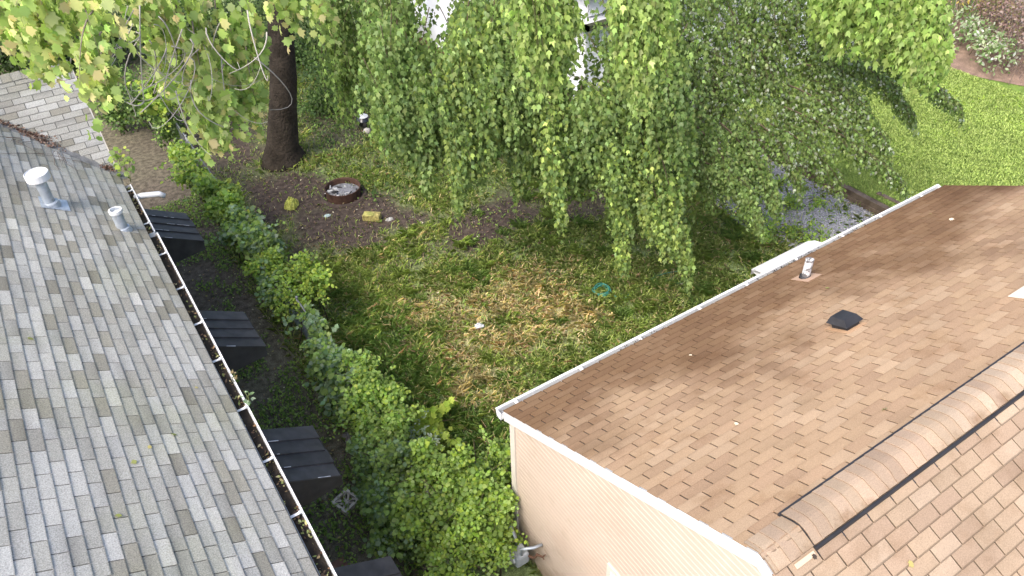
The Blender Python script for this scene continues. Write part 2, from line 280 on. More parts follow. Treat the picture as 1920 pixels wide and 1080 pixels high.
# ------------------------------------------------------------ shingled roofs
def clip_poly(P,a,b,c):                   # keep a*u+b*v<=c
    out=[]
    for i in range(len(P)):
        p,q=P[i],P[(i+1)%len(P)]; dp=a*p[0]+b*p[1]-c; dq=a*q[0]+b*q[1]-c
        if dp<=0: out.append(p)
        if dp*dq<0: t=dp/(dp-dq); out.append((p[0]+t*(q[0]-p[0]),p[1]+t*(q[1]-p[1])))
    return out
def shingles(mb,O,u,w_,ul,wl,tab,ex,colf,seed,clips=(),gap=.010,hb=.008,off=.5,edge=.005,ek=.40,sw=.008,sk=.72,fd=0.):
    """three-tab shingles as thin wedges lapped up the slope"""
    rr=random.Random(seed); O=np.asarray(O,float);u=nrm(u);w_=nrm(w_);n=np.cross(u,w_); n=n if n[2]>0 else -n
    rows=int(wl/ex)+1
    for j in range(rows):
        w0=j*ex; w1=min(w0+ex+.006,wl+.004); sh=(off*tab*(j%2))+rr.uniform(-.006,.006); i=-1
        jw=rr.uniform(-.002,.002)
        while True:
            u0=i*tab+sh; i+=1
            if u0>ul: break
            a=max(u0+gap/2,0);b_=min(u0+tab-gap/2,ul)
            if b_-a<.01: continue
            P=[(a,w0+jw),(b_,w0+jw+rr.uniform(-.0015,.0015)),(b_,w1),(a,w1)]
            for c in clips:
                P=clip_poly(P,*c)
                if len(P)<3: break
            if len(P)<3: continue
            hh=hb*rr.uniform(.8,1.25); c0,c1=colf(rr,u0,w0)
            top=[];cs=[]
            for (pu,pw) in P:
                t=(pw-w0)/ex; h=hh*(1-t)+.001*t; top.append(O+u*pu+w_*pw+n*h); cs.append(tuple(c0[k]*(1-t)+c1[k]*t for k in range(3)))
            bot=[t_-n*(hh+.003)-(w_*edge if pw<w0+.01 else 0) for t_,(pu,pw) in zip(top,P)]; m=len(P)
            mb.add(top+bot,[tuple(range(m))]+[(k,m+k,m+(k+1)%m,(k+1)%m) for k in range(m)],cs+[tuple(x*ek for x in c) for c in cs])  # butt shade and dirt are put into the colour of the tab sides
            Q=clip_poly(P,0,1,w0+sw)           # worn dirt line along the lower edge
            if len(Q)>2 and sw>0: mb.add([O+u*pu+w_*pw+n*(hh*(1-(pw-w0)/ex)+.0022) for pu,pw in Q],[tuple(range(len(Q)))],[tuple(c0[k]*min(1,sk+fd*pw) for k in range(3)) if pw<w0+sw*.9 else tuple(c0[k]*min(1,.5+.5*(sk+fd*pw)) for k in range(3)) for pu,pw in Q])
def col_grey(rr,u,w_):
    k=rr.random()
    if k<.17: c=(.475,.47,.46)
    elif k<.30: c=(.43,.43,.425)
    elif k<.72: c=(.385,.38,.362)
    elif k<.86: c=(.345,.335,.312)
    else: c=(.29,.278,.245)
    f=rr.uniform(.93,1.07); c=tuple(x*f for x in c); g=rr.choice([1,1,1,.8,.72,1.15]); 
    return (c,tuple(x*g for x in c)) if rr.random()<.5 else (tuple(x*g for x in c),c)
def col_tan(rr,u,w_):
    k=rr.random(); c=(.325,.240,.172) if k<.4 else (.31,.225,.164) if k<.7 else (.35,.265,.197) if k<.88 else (.285,.205,.15)
    f=rr.uniform(.95,1.05); c=tuple(x*f for x in c); g=rr.choice([1,1,1,.92,1.06]); return (c,tuple(x*g for x in c))
def gutter(parent,p0,p1,out,wd=.115,dp=.10,name='gutter',lip=.014,hang=.8,seed=1,inner=None,hw=.03):
    """open trough from p0 to p1; out = horizontal unit vector away from the wall; p0,p1 = top of the outer lip"""
    p0=np.asarray(p0,float);p1=np.asarray(p1,float);out=np.asarray(out,float);t=nrm(p1-p0);L=np.linalg.norm(p1-p0);up=np.array([0,0,1.])
    g=MB(); prof=[(0,0),(0,-.03),(-.02,-dp*.8),(-.03,-dp),(-wd,-dp),(-wd,-.012),(-wd+.003,-.012),(-wd+.003,-dp+.004),(-.031,-dp+.004),(-.022,-dp*.75),(-lip,-.03),(-lip,0)]
    vs=[p+out*a+up*b for p in (p0,p1) for a,b in prof]; k=len(prof)
    g.add(vs,[(i,(i+1)%k,k+(i+1)%k,k+i) for i in range(k)]+[tuple(range(k-1,-1,-1)) if 0 else (0,1,2,3,4,5),(k,k+1,k+2,k+3,k+4,k+5)])
    g.obox(p0+up*-.001-out*lip,t*L,out*(lip+.004),up*.007)
    o=g.build(name,MT['white'],parent)
    if inner:
        h=MB(); h.obox(p0-out*(wd-.004)-up*dp*.55,t*L,out*(wd-lip-.012),up*.004); h.build('gutter_bottom',inner,o,col=False)
    rr=random.Random(seed); x=.25
    while x<L:
        h=MB(); q=p0+t*(x+rr.uniform(-.05,.05)); h.obox(q-out*(wd+.01)+up*.004,t*hw,out*(wd+.012),up*.006); h.obox(q-out*(wd*.35)+up*.009,t*hw,out*.03,up*.012); h.build('hanger',MT['white'],o); x+=hang
    return o
# ---- the grey roofed house on the left
TL=R_(30.3); sL,cL=math.sin(TL),math.cos(TL); EX=.43; zL=lambda x: 3.76+(.54-x)*math.tan(TL)
gh_=empty('grey_roofed_house',(-3,7,0),'long house with light grey shingle roof and a white gutter full of leaves','house')
ob=MB(); rl=(EX+3.3)/cL
# clip for the valley: world y-12.55 <= .54-x ; u along +Y from y=1, w up-slope (-X)
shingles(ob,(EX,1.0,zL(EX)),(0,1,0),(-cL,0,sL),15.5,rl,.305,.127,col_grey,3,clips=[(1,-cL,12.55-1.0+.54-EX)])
roof=ob.build('roof',MT['sh_grey'],gh_)
b2=MB(); b2.add([(EX+.01,1,zL(EX)-.012),(EX+.01,12.66,zL(EX)-.012),(-3.3,16.39,zL(-3.3)-.012),(-3.3,1,zL(-3.3)-.012)],[(0,1,2,3)]); b2.add([(-3.3,1,zL(-3.3)-.012),(-3.3,16.4,zL(-3.3)-.012),(-7.0,16.4,3.8),(-7.0,1,3.8)],[(0,1,2,3)]); b2.build('roof_felt',MT['feltg'],roof,col=False)
ww=MB(); yE=12.45; wl=(14.75-yE)/cL
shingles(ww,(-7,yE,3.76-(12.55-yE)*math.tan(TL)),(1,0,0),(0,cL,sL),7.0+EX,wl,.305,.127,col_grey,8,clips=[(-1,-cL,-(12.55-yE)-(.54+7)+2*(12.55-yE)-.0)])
wing=ww.build('wing_roof',MT['sh_grey'],gh_)
b3=MB(); zW=lambda y: 3.76+(y-12.55)*math.tan(TL)
b3.add([(EX+.012,12.5,zW(12.5)-.012),(EX+.012,14.75,zW(14.75)-.012),(-1.75,14.75,zW(14.75)-.012)],[(0,1,2)]); b3.add([(EX+.012,14.75,zW(14.75)-.004),(EX+.012,17.0,3.72),(-5,17.0,3.72),(-5,14.75,zW(14.75)-.004)],[(0,1,2,3)])
b3.build('roof_felt',MT['feltg'],wing,col=False)
rc=MB(); rr=random.Random(4)
x=EX
while x>-3.2:                             # ridge caps of the gable wing
    c=col_grey(rr,0,0)[0]; zz=zW(14.75)+.012; x1=x-.165
    rc.add([(x,14.60,zz-.075),(x,14.75,zz+.012),(x,14.90,zz-.075),(x1,14.60,zz-.087),(x1,14.75,zz),(x1,14.90,zz-.087)],[(0,1,4,3),(1,2,5,4)],c); x-=.15
rc.build('ridge_cap',MT['sh_grey'],gh_)
vm=MB(); P=[]                              # valley lining
for a_,dz in ((-.13,0.008),(0,-.03),(.13,.008)):
    pass
v0=np.array([.54,12.55,3.78]); v1=np.array([-2.2,15.29,3.78+2.74*math.tan(TL)])
vm.add([v0+(-.11,-.05,.035),v0+(0,0,.004),v0+(.0,.11,.04),v1+(-.11,-.05,.035),v1+(0,0,.004),v1+(0,.11,.04)],[(0,1,4,3),(1,2,5,4)])
vm.build('valley',mat('valley_lining',(.17,.17,.165),.9,noise=(6,.3),grain=(90,.3)),gh_,col=False)
wm=MB(); wm.box((-6.8,1.2,0),(.1,16.7,3.62)); wm.add([(.1,12.7,3.62),(.1,16.7,3.62),(.1,14.75,4.85)],[(0,1,2)]); wm.build('wall',mat('grey_siding',(.33,.33,.34),.7,noise=(2,.1)),gh_,col=False)
sf=MB(); sf.obox((EX-.02,1,zL(EX)-.17),(0,11.5,0),(.012,0,0),(0,0,.145)); sf.add([(.1,1,3.66),(EX,1,3.66),(EX,12.5,3.66),(.1,12.5,3.66)],[(0,1,2,3)]); sf.build('fascia',MT['white'],gh_)
rk=MB()
rk.obox((EX+.0,12.56,zW(12.56)-.14),(0,2.19,2.19*math.tan(TL)),(.022,0,0),(0,0,.135)); rk.obox((EX,14.75,zW(14.75)-.14),(0,2.19,-2.19*math.tan(TL)),(.022,0,0),(0,0,.135)); rk.build('rake_board',MT['trim'],gh_)
g1=gutter(gh_,(.585,1.2,3.735),(.562,10.72,3.745),(1,0,0),wd=.125,seed=3,hang=.86,inner=MT['muck'])
g2=gutter(gh_,(.540,10.76,3.752),(.535,12.36,3.758),(1,0,0),wd=.105,seed=5,hang=1.1,inner=MT['muck'])
ds=MB(); ds.tube([(.50,12.02,3.69),(.62,12.0,3.70),(.86,11.97,3.66),(.93,11.96,3.60)],[.045,.045,.045,.042],10); ds.build('downspout_elbow',MT['white'],gh_,smooth=True)
def pipe(parent,base,h,r,name,mt,lean=(0,0),collar=None,cap=False,flash=None,crack=False):
    bx,by,bz=base; g=MB(); top=(bx+lean[0],by+lean[1],bz+h)
    ax=nrm(np.array(top)-np.array(base))
    g.lathe(np.array(base)-ax*.08,[(r,0),(r,h+.08),(r*1.06,h+.085),(r*.82,h+.085),(r*.8,h-.1),(0,h-.12)],20,ax=ax); o=g.build(name,mt,parent,smooth=False)
    return o,np.array(top),ax
vp,top,ax=pipe(gh_,(-.575,11.2,zL(-.575)-.0),.47,.072,'vent_pipe',MT['galv'])
m_=MB(); m_.lathe(top-(0,0,.05),[(.075,-.02),(.145,-.01),(.155,.0),(.155,.095),(.148,.10),(.142,.085),(0,.075)],24); m_.build('vent_cap',MT['white'],vp)
m_=MB(); m_.lathe((-.575,11.2,zL(-.575)),[(.125,-.03),(.11,.045),(.076,.06)],20); nL=np.array([sL,0,cL]); m_.obox(np.array([-.575,11.2,zL(-.575)])+nL*.012-np.array([-cL,0,sL])*.22-np.array([0,.16,0]),np.array([-cL,0,sL])*.36,(0,.34,0),nL*.005); m_.build('flashing',MT['galv'],vp)
vp2,top2,ax=pipe(gh_,(.15,10.72,zL(.15)),.31,.075,'vent_pipe',MT['galv'])
m_=MB(); m_.lathe(top2-(0,0,.035),[(.077,-.02),(.093,0),(.093,.045),(.07,.05),(.066,.0),(0,0)],20); m_.build('vent_cap',MT['white'],vp2)
m_=MB(); m_.lathe((.15,10.72,zL(.15)),[(.12,-.05),(.10,.02),(.078,.03)],20); m_.build('flashing',MT['galv'],vp2)
# window awnings, sloping out over the side windows
def awning(y0,y1,dx=0,bleach=0,lbl=None,sag=0):
    rr=random.Random(int(y0*10)); n=4; zt=lambda x: 3.05-(x-.1)*math.tan(R_(28.4)); X1=1.29+dx; a=MB(); 
    for k in range(n):                   # lapped panels running down the slope
        ya=y1-(y1-y0)*k/n; yb=y1-(y1-y0)*(k+1)/n; 
        if k==n-1: yb=y0
        xe=X1+rr.uniform(-.03,.03); hi,lo=.030,.004; c=rr.uniform(.85,1.25); c=(c,c,c*1.03)
        P=[(.1,ya,zt(.1)+lo),(xe,ya,zt(xe)+lo),(xe,yb-.02,zt(xe)+hi),(.1,yb-.02,zt(.1)+hi)]
        Q=[(x,y,z-.022) for x,y,z in P]
        a.add(P+Q,[(0,1,2,3),(7,6,5,4),(0,4,5,1),(1,5,6,2),(2,6,7,3),(3,7,4,0)],c)
        for q in range(rr.randint(0,2)+bleach):            # flaked paint on the lap edge
            x0=rr.uniform(.5,1.1); l=rr.uniform(.03,.14); 
            a.add([(x0,yb-.022,zt(x0)+hi+.002),(x0+l,yb-.024,zt(x0+l)+hi+.002),(x0+l,yb-.010,zt(x0+l)+hi+.002),(x0,yb-.012,zt(x0)+hi+.002)],[(0,1,2,3)],(11,11,11.5))
    o=a.build('window_awning',MT['awn'],gh_)
    if lbl: o['label']=lbl
    s_=MB()
    for yy in (y0+.005,y1-.02):
        V=[(.1,yy,zt(.1)-.0),(X1-.02,yy,zt(X1-.02)),(X1-.02,yy,zt(X1)-.17),(.1,yy,zt(X1)-.30)]; s_.add(V+[(x,y+.015,z) for x,y,z in V],[(0,1,2,3),(7,6,5,4),(0,4,5,1),(1,5,6,2),(2,6,7,3),(3,7,4,0)],(.8,.8,.75))
    s_.box((X1-.02,y0+.005,zt(X1)-.17),(X1-.005,y1-.005,zt(X1)-.01),(.8,.8,.8)); s_.build('side_panel',MT['awn'],o)
    wi=MB(); wi.box((.10,y0+.12,1.35),(.125,y1-.12,2.75)); wi.build('window',MT['glass'],gh_)
awning(12.18,13.25,0,2,'farthest black awning, its panel edges flaked white'); awning(8.95,9.9); awning(6.16,7.12,0,1); awning(3.86,4.82,0,2)
# ---- the tan roofed house on the right
RY,RZ=1.75,4.775; zR=lambda y: RZ-abs(y-RY)*.5; TR=math.atan(.5); sR,cR=math.sin(TR),math.cos(TR)
th_=empty('tan_roofed_house',(7,2,0),'house with tan shingle gable roof, black ridge vent and cream lap siding','house')
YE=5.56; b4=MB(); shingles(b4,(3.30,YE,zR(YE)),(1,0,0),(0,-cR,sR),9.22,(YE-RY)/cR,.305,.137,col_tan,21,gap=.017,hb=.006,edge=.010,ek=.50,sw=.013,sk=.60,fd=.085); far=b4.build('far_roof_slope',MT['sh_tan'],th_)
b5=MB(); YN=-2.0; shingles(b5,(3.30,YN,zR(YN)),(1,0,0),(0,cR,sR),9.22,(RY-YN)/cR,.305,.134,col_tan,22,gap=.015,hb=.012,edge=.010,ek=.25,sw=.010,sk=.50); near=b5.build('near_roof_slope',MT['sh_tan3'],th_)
b6=MB(); b6.add([(3.305,YE,zR(YE)-.010),(12.51,YE,zR(YE)-.010),(12.51,RY,RZ-.010),(3.305,RY,RZ-.010)],[(0,1,2,3)]); b6.build('roof_felt',MT['felt'],far,col=False)
b6=MB(); b6.add([(3.305,YN,zR(YN)-.010),(12.51,YN,zR(YN)-.010),(12.51,RY,RZ-.010),(3.305,RY,RZ-.010)],[(0,1,2,3)]); b6.build('roof_felt',MT['felt'],near,col=False)
def caps(mb,x0,x1,half,lift,ex,seed,jit=0):
    rr=random.Random(seed); x=x1
    n=8
    while x>x0-.001:
        xa=max(x-ex-.012,x0-.0); c=col_tan(rr,0,0)[0]; jj=rr.uniform(.88,1.12); c=tuple(v*1.02*jj for v in c); h0=half*rr.uniform(.98,1.03)
        prof=[]
        for k in range(n+1):
            t=-1+2*k/n; yy=RY+t*half; zc=RZ-math.sqrt((abs(t)*half*.5)**2+.028**2)+.016
            prof.append((yy,zc+lift))
        vs=[(x,y,z-.001) for y,z in prof]+[(xa,y,z+.011) for y,z in prof]+[(xa,y,z-.003) for y,z in prof]
        sk_=rr.uniform(-.012,.012)*jit
        m=n+1
        vs=[(vx+(sk_ if vy<RY-.1 else 0),vy,vz) for vx,vy,vz in vs]
        mb.add(vs,[(k,k+1,m+k+1,m+k) for k in range(n)]+[(m+k,m+k+1,2*m+k+1,2*m+k) for k in range(n)],[c]*(2*m)+[tuple(v*.3 for v in c)]*m)
        x-=ex
VX=3.745
cpm=MB(); caps(cpm,3.31,VX+.02,.165,.010,.135,31); caps(cpm,VX,12.5,.172,.036,.135,32,1); cpm.build('ridge_cap',MT['sh_tan2'],th_)
rv=MB()
for sgn in (-1,1):
    y0=RY+sgn*.186; z0=RZ-.093; rv.obox((VX,y0-.013,z0-.012),(8.75,0,0),(0,.026,0),(0,0,.046 if sgn>0 else .048))
    if sgn<0: rv.obox((VX+.01,y0-.050,z0-.040),(8.75,0,0),(0,.042,.018),(0,0,.022),(1.8,1.8,1.8))
rv.obox((VX-.001,RY-.17,RZ-.09),(.012,0,0),(0,.17,.085),(0,0,.03)); rv.obox((VX-.001,RY,RZ-.005),(.012,0,0),(0,.17,-.085),(0,0,.03))
rv.build('ridge_vent',MT['dark'],th_)
pc=MB(); pc.obox((3.50,1.565,zR(1.565)+.012),(.22,0,0),(0,-.035,-.0175),(0,0,.005),(.55,.40,.28)); pc.build('patch_shingle',MT['attr'],th_)
# gable wall with lap siding
WX=3.385; YC=5.47; sid=MB(); z=0.02; e=.0885
def yspan(z):
    d=(RZ-.12-z)/.5; return (max(-1.9,RY-d),min(YC-.07,RY+d))
while z<RZ-.16:
    a0,a1=yspan(z); b0,b1=yspan(z+e); 
    sid.add([(WX-.013,a0,z),(WX-.013,a1,z),(WX-.009,b1,z+e*.70),(WX-.009,b0,z+e*.70),(WX+.012,b1,z+e),(WX+.012,b0,z+e),(WX+.012,a0,z),(WX+.012,a1,z)],[(0,1,2,3),(3,2,4,5),(6,7,1,0)]); z+=e
sid.build('gable_wall',MT['siding'],th_)
bw=MB(); bw.add([(WX+.01,-1.9,0),(WX+.01,YC,0),(WX+.01,YC,zR(YC)-.03),(WX+.01,RY,RZ-.03),(WX+.01,-1.9,zR(-1.9)-.03)],[(0,1,2,3,4)]); bw.box((WX+.01,YC-.1,0),(12.4,YC-.02,2.83)); bw.box((12.3,-1.9,0),(12.4,YC-.03,2.8)); bw.build('wall',MT['siding'],th_,col=False)
ct=MB(); ct.box((WX-.035,YC-.085,0),(WX+.03,YC+.02,2.80)); ct.build('corner_post',MT['trim'],th_)
fb=MB()
fb.obox((3.318,RY,RZ-.20),(0,YE-RY+.01,-(YE-RY+.01)*.5),(.03,0,0),(0,0,.19)); fb.obox((3.318,RY,RZ-.20),(0,YN-RY,(YN-RY)*.5),(.03,0,0),(0,0,.19))
fb.obox((3.346,RY,RZ-.20),(0,YE-RY,-(YE-RY)*.5),(.04,0,0),(0,0,.012)); 
fb.build('rake_board',mat('white_rake',(.62,.605,.58),.5,noise=(3,.03)),th_)
de=MB(); de.obox((3.306,RY,RZ-.012),(0,YE-RY+.01,-(YE-RY+.01)*.5),(.014,0,0),(0,0,.010)); de.obox((3.306,RY,RZ-.012),(0,YN-RY,(YN-RY)*.5),(.014,0,0),(0,0,.010)); de.build('drip_edge',MT['galv'],th_)
gt=gutter(th_,(3.27,5.675,2.835),(12.52,5.675,2.835),(0,1,0),wd=.115,dp=.115,seed=9,hang=1.05,lip=.03,hw=.045)
gc=MB(); gc.add([(3.266,5.68,2.84),(3.266,5.66,2.73),(3.266,5.64,2.715),(3.266,5.56,2.715),(3.266,5.56,2.835),(3.274,5.68,2.84),(3.274,5.66,2.73),(3.274,5.64,2.715),(3.274,5.56,2.715),(3.274,5.56,2.835)],[(0,1,2,3,4),(9,8,7,6,5),(0,5,6,1),(1,6,7,2),(2,7,8,3),(3,8,9,4),(4,9,5,0)]); gc.build('end_cap',MT['white'],gt)
# vents on the far slope
bz=zR(5.03); vp3,tp,ax=pipe(th_,(8.19,5.02,bz),.33,.058,'vent_pipe',MT['pvc'])
m_=MB(); m_.lathe((8.19,5.02,bz),[(.085,-.04),(.082,.035),(.062,.05)],20); m_.build('collar',MT['dark'],vp3)
nR=np.array([0,sR,cR]); wR=np.array([0,-cR,sR]); m_=MB(); m_.obox(np.array([8.05,5.02,bz])-wR*.13+nR*.010,(.30,0,0),wR*.30,nR*.004); m_.build('flashing',mat('tan_flashing',(.40,.27,.19),.7),vp3)
def roofbox(cx,cy):
    c=np.array([cx,cy,zR(cy)]); g=MB(); U=np.array([1,0,0.]); 
    def q(a,b_,h): return c+U*a+wR*b_+nR*h
    V=[q(-.11,-.11,.0),q(.11,-.11,0),q(.11,.11,0),q(-.11,.11,0),q(-.11,-.11,.09),q(.11,-.11,.09),q(.11,.11,.07),q(-.11,.11,.07)]
    g.add(V,[(0,1,5,4),(1,2,6,5),(2,3,7,6),(3,0,4,7)]); T=[q(-.155,-.15,.088),q(.155,-.15,.088),q(.155,.14,.06),q(-.155,.14,.06),q(-.11,-.10,.165),q(.11,-.10,.165),q(.11,.09,.14),q(-.11,.09,.14)]
    g.add(T,[(0,3,2,1),(4,5,6,7),(0,1,5,4),(1,2,6,5),(2,3,7,6),(3,0,4,7)])
    o=g.build('roof_vent',MT['dark'],th_); f_=MB(); f_.obox(q(-.17,-.17,.006),U*.34,wR*.34,nR*.004,(.39,.27,.19)); f_.build('flashing',MT['sh_tan'],o)
roofbox(7.02,3.60)
m_=MB(); m_.lathe((8.62,2.42,zR(2.42)-.05),[(.11,0),(.09,.16),(.085,.62),(.09,.64),(.07,.64),(.07,.5),(0,.5)],20); wv=m_.build('flue',MT['white'],th_)
m_=MB(); c=np.array([8.62,2.42,zR(2.42)]); m_.obox(c-np.array([.24,0,0])-wR*.18+nR*.012,(.5,0,0),wR*.36,nR*.005); m_.build('flashing',mat('pale_flashing',(.62,.56,.46),.6),wv)
# white awning under the gutter
aw=MB(); n=7; X0,X1=8.36,9.74; prof=[(5.50,2.66),(5.62,2.655),(5.80,2.635),(5.98,2.59),(6.09,2.52),(6.12,2.44)]
P0=[(X0+.07*(i==len(prof)-1)+.02*(i==len(prof)-2),y,z) for i,(y,z) in enumerate(prof)]; P1=[(X1-.10*(i==len(prof)-1)-.03*(i==len(prof)-2),y,z) for i,(y,z) in enumerate(prof)]
k=len(prof); aw.add(P0+P1,[(i,i+1,k+i+1,k+i) for i in range(k-1)]); aw.add([(x,y,z-.02) for x,y,z in P0+P1],[(k+i,k+i+1,i+1,i) for i in range(k-1)])
aw.add(P0+[(X0+.02,5.5,2.45)],[tuple(range(k,-1,-1))]); aw.add(P1+[(X1-.02,5.5,2.45)],[tuple(range(k+1))]); aw.add([P0[-1],P1[-1],(P1[-1][0],6.12,2.36),(P0[-1][0],6.12,2.36)],[(0,1,2,3)])
aw.build('door_awning',MT['white'],th_,smooth=False)
wn=MB(); wn.box((WX-.035,2.35,1.30),(WX-.008,3.47,1.36)); wn.box((WX-.035,2.35,2.14),(WX-.008,3.47,2.20)); wn.box((WX-.035,3.41,1.36),(WX-.008,3.47,2.14)); wn.box((WX-.035,2.35,1.36),(WX-.008,2.41,2.14)); wf=wn.build('window_frame',MT['trim'],th_)
wn=MB(); wn.box((WX-.026,2.41,1.36),(WX-.018,3.41,2.14)); wn.build('pane',mat('reflective_pane',(.60,.60,.66),.2,spec=.5),wf); wn=MB(); wn.box((WX-.045,3.22,1.9),(WX-.026,3.25,2.06)); wn.build('latch',MT['dark'],wf)
# ---- the white house behind the trees
wh=empty('white_house',(16,20,0),'white lap-sided house seen through gaps in the hanging leaves at the top','house')
HX,HY=11.2,14.15; sg=MB(); e=.11; z=.35
while z<3.4:
    sg.add([(HX,HY-.014,z),(23,HY-.014,z),(23,HY,z+e),(HX,HY,z+e),(HX,HY,z),(23,HY,z)],[(0,1,2,3),(4,5,1,0)]); sg.add([(HX-.014,HY,z),(HX-.014,30,z),(HX,30,z+e),(HX,HY,z+e),(HX,HY,z),(HX,30,z)],[(0,3,2,1),(4,0,1,5)]); z+=e
sg.build('wall',MT['wsiding'],wh)
q=MB(); q.box((HX+.01,HY+.01,0),(23,30,.35)); q.build('foundation',MT['brick'],wh)
q=MB(); q.box((HX-.03,HY-.03,.3),(HX+.06,HY+.06,3.4)); q.build('corner_post',MT['wsiding'],wh)
q=MB(); q.box((HX-.28,HY-.30,3.40),(23.2,HY-.14,3.52)); q.box((HX-.28,HY-.30,3.40),(HX-.14,30,3.52)); q.build('gutter',mat('mossy_gutter',(.05,.055,.03),.9,noise=(5,.4)),wh)
q=MB(); q.box((HX-.14,HY-.14,3.42),(23.1,30,3.5)); q.build('soffit',MT['wsiding'],wh)
q=MB(); z=3.55
while z<4.3:
    q.add([(HX+.15,HY+.15-.014,z),(23,HY+.15-.014,z),(23,HY+.15,z+e),(HX+.15,HY+.15,z+e)],[(0,1,2,3)]); q.add([(HX+.136,HY+.15,z),(HX+.136,30,z),(HX+.15,30,z+e),(HX+.15,HY+.15,z+e)],[(0,3,2,1)]); z+=e
q.build('upper_wall',MT['wsiding'],wh)
q=MB(); q.add([(HX-.2,HY-.25,4.25),(23.3,HY-.25,4.25),(23.3,22,6.3),(HX+3,22,6.3),(HX-.2,30,4.25),(23.3,30,4.25),(HX-.2,HY-.25,4.13),(23.3,HY-.25,4.13),(HX-.2,30,4.13)],[(0,1,2,3),(0,3,4),(4,3,2,5),(6,7,1,0),(8,6,0,4)]); q.build('roof',MT['broof'],wh)

# ------------------------------------------------------------ trees
G3=(.115,.185,.035)
C_MID=[(.13,.20,.05),(.16,.24,.065),(.11,.175,.045),(.19,.26,.075),(.15,.225,.075)]
C_BRI=[(.23,.31,.07),(.28,.36,.09),(.19,.27,.06),(.32,.38,.12),(.25,.32,.08)]
C_MAP=[(.20,.26,.06),(.25,.29,.07),(.16,.22,.05),(.29,.31,.10),(.20,.25,.08),(.22,.28,.06),(.27,.33,.08),(.24,.30,.08),(.31,.27,.10),(.12,.17,.035)]
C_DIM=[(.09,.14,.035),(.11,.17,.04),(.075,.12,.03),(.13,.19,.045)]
C_SIL=[(.10,.16,.045),(.13,.20,.06),(.085,.13,.035),(.11,.17,.04),(.15,.21,.07),(.09,.145,.03),(.27,.32,.22),(.12,.185,.04),(.14,.2,.05)]
def P(px,py,h): return at_h(px,py,h)
def fpath(a,b_,h0,h1,bow=.25,mid=None):
    A=P(*a,h0);B=P(*b_,h1); m=(A+B)/2+np.array([0,0,bow]); return [A,m,B]
def tree(name,loc,label,cat,trunk,limbs,group=None):
    t=empty(name,loc,label,cat,group); w_=MB(); w_.tube(trunk[0],trunk[1],18,wob=.05); w_.build('trunk',MT['bark'],t,smooth=True)
    l=MB()
    for pts,r0,r1 in limbs:
        q=np.linspace(0,1,12); l.tube(list(bez(pts,q)),list(np.linspace(r0,r1,12)),9)
    if limbs: l.build('limb',MT['bark'],t,smooth=True)
    return t
# big maple whose trunk stands behind the fire ring
T1=at_z(534,300,0); T1x,T1y=T1[0],T1[1]
N1,N2,N3,N4=P(531,205,19.0),P(527,80,19.1),P(524,-50,19.2),P(520,-200,19.3)
tr=[(T1x,T1y,-.1),(T1x,T1y,.12),(T1x*.8+N1[0]*.2,T1y*.8+N1[1]*.2,.5),tuple(N1),tuple((N1+N2)/2+np.array([.03,0,0])),tuple(N2),tuple(N3),tuple(N4)]
t1=tree('maple_tree',(T1x,T1y,0),'tall maple with thick dark trunk beside the rusty fire ring','tree',(tr,[.74,.56,.41,.345,.33,.315,.29,.25]),
  [([tuple(N3),(T1x-1,T1y-3,9.5),(2.6,11,9.2),(1.6,8.5,8.2)],.20,.03),([tuple(N4),(T1x-1.5,T1y-2,9.8),(-.5,13,9.6),(-1.5,9.5,8.6)],.17,.03),([tuple(N4),(T1x+1.5,T1y-1.5,9.5),(6.5,13.5,9.0)],.2,.04),([tuple(N4),(T1x+.9,T1y-1,7.2),(5.6,16,7.4)],.1,.02)])
f=Foliage(TPL_MAPLE); f2=Foliage(TPL_TRI); wd=MB(); g=np.random.default_rng(11)
LM=.112
for a,b_,h0,h1,r0,r1,n in [((-20,-40),(20,60),7.8,8.0,.45,.18,20),((60,-50),(85,80),7.4,7.6,.35,.12,14),((20,-30),(60,70),7.6,7.8,.35,.15,14),((110,-70),(135,20),7.6,7.8,.35,.15,14),((150,-60),(185,125),7.5,7.3,.32,.15,20),((175,20),(150,160),7.4,7.2,.14,.06,5),((190,60),(200,150),7.3,7.2,.10,.06,3),((230,-70),(245,5),8.2,8.4,.4,.2,16),((300,-60),(330,60),8.4,8.6,.5,.3,24),
   ((330,0),(350,180),8.4,8.8,.4,.25,26),((360,40),(395,220),8.3,8.4,.38,.2,26),((400,-30),(430,200),8.6,8.6,.4,.22,34),((420,120),(410,245),8.4,8.3,.25,.12,14),((445,-40),(470,130),8.8,8.8,.28,.15,22),((460,80),(478,190),8.6,8.5,.15,.07,7),((500,-90),(535,0),9.2,9.4,.35,.2,18),((280,40),(300,110),8.6,8.6,.3,.15,8),((575,-80),(600,20),9.8,10,.35,.2,14)]:
    spray(f,wd,fpath(a,b_,h0,h1,.2),r0,r1,int(n*1.15),LM*g.uniform(.85,1.05),[tuple(np.array(c_)*[1.22,1.30,1.5]) for c_ in C_MAP[:4]+C_MAP[5:]],lpt=9,tw_len=.34,g=g,up=(-.45,-.5,.5),stem=.010,stemcol=(.20,.17,.13))
for a,b_,h0,h1,r0,r1,n in [((590,-90),(625,40),14,14.5,.7,.4,50),((640,-60),(650,150),14.5,14.5,.9,.5,80),((700,-60),(690,120),14,14.5,.8,.4,60),((600,40),(610,160),15.5,16,.3,.15,10),((660,120),(640,200),14.5,15,.5,.2,22),((735,-60),(720,80),13.5,14,.7,.5,50)]:
    spray(f2,wd,fpath(a,b_,h0,h1,.3),r0,r1,n,.12,C_DIM+C_MID[:1],lpt=12,tw_len=.6,g=g,stem=.02)
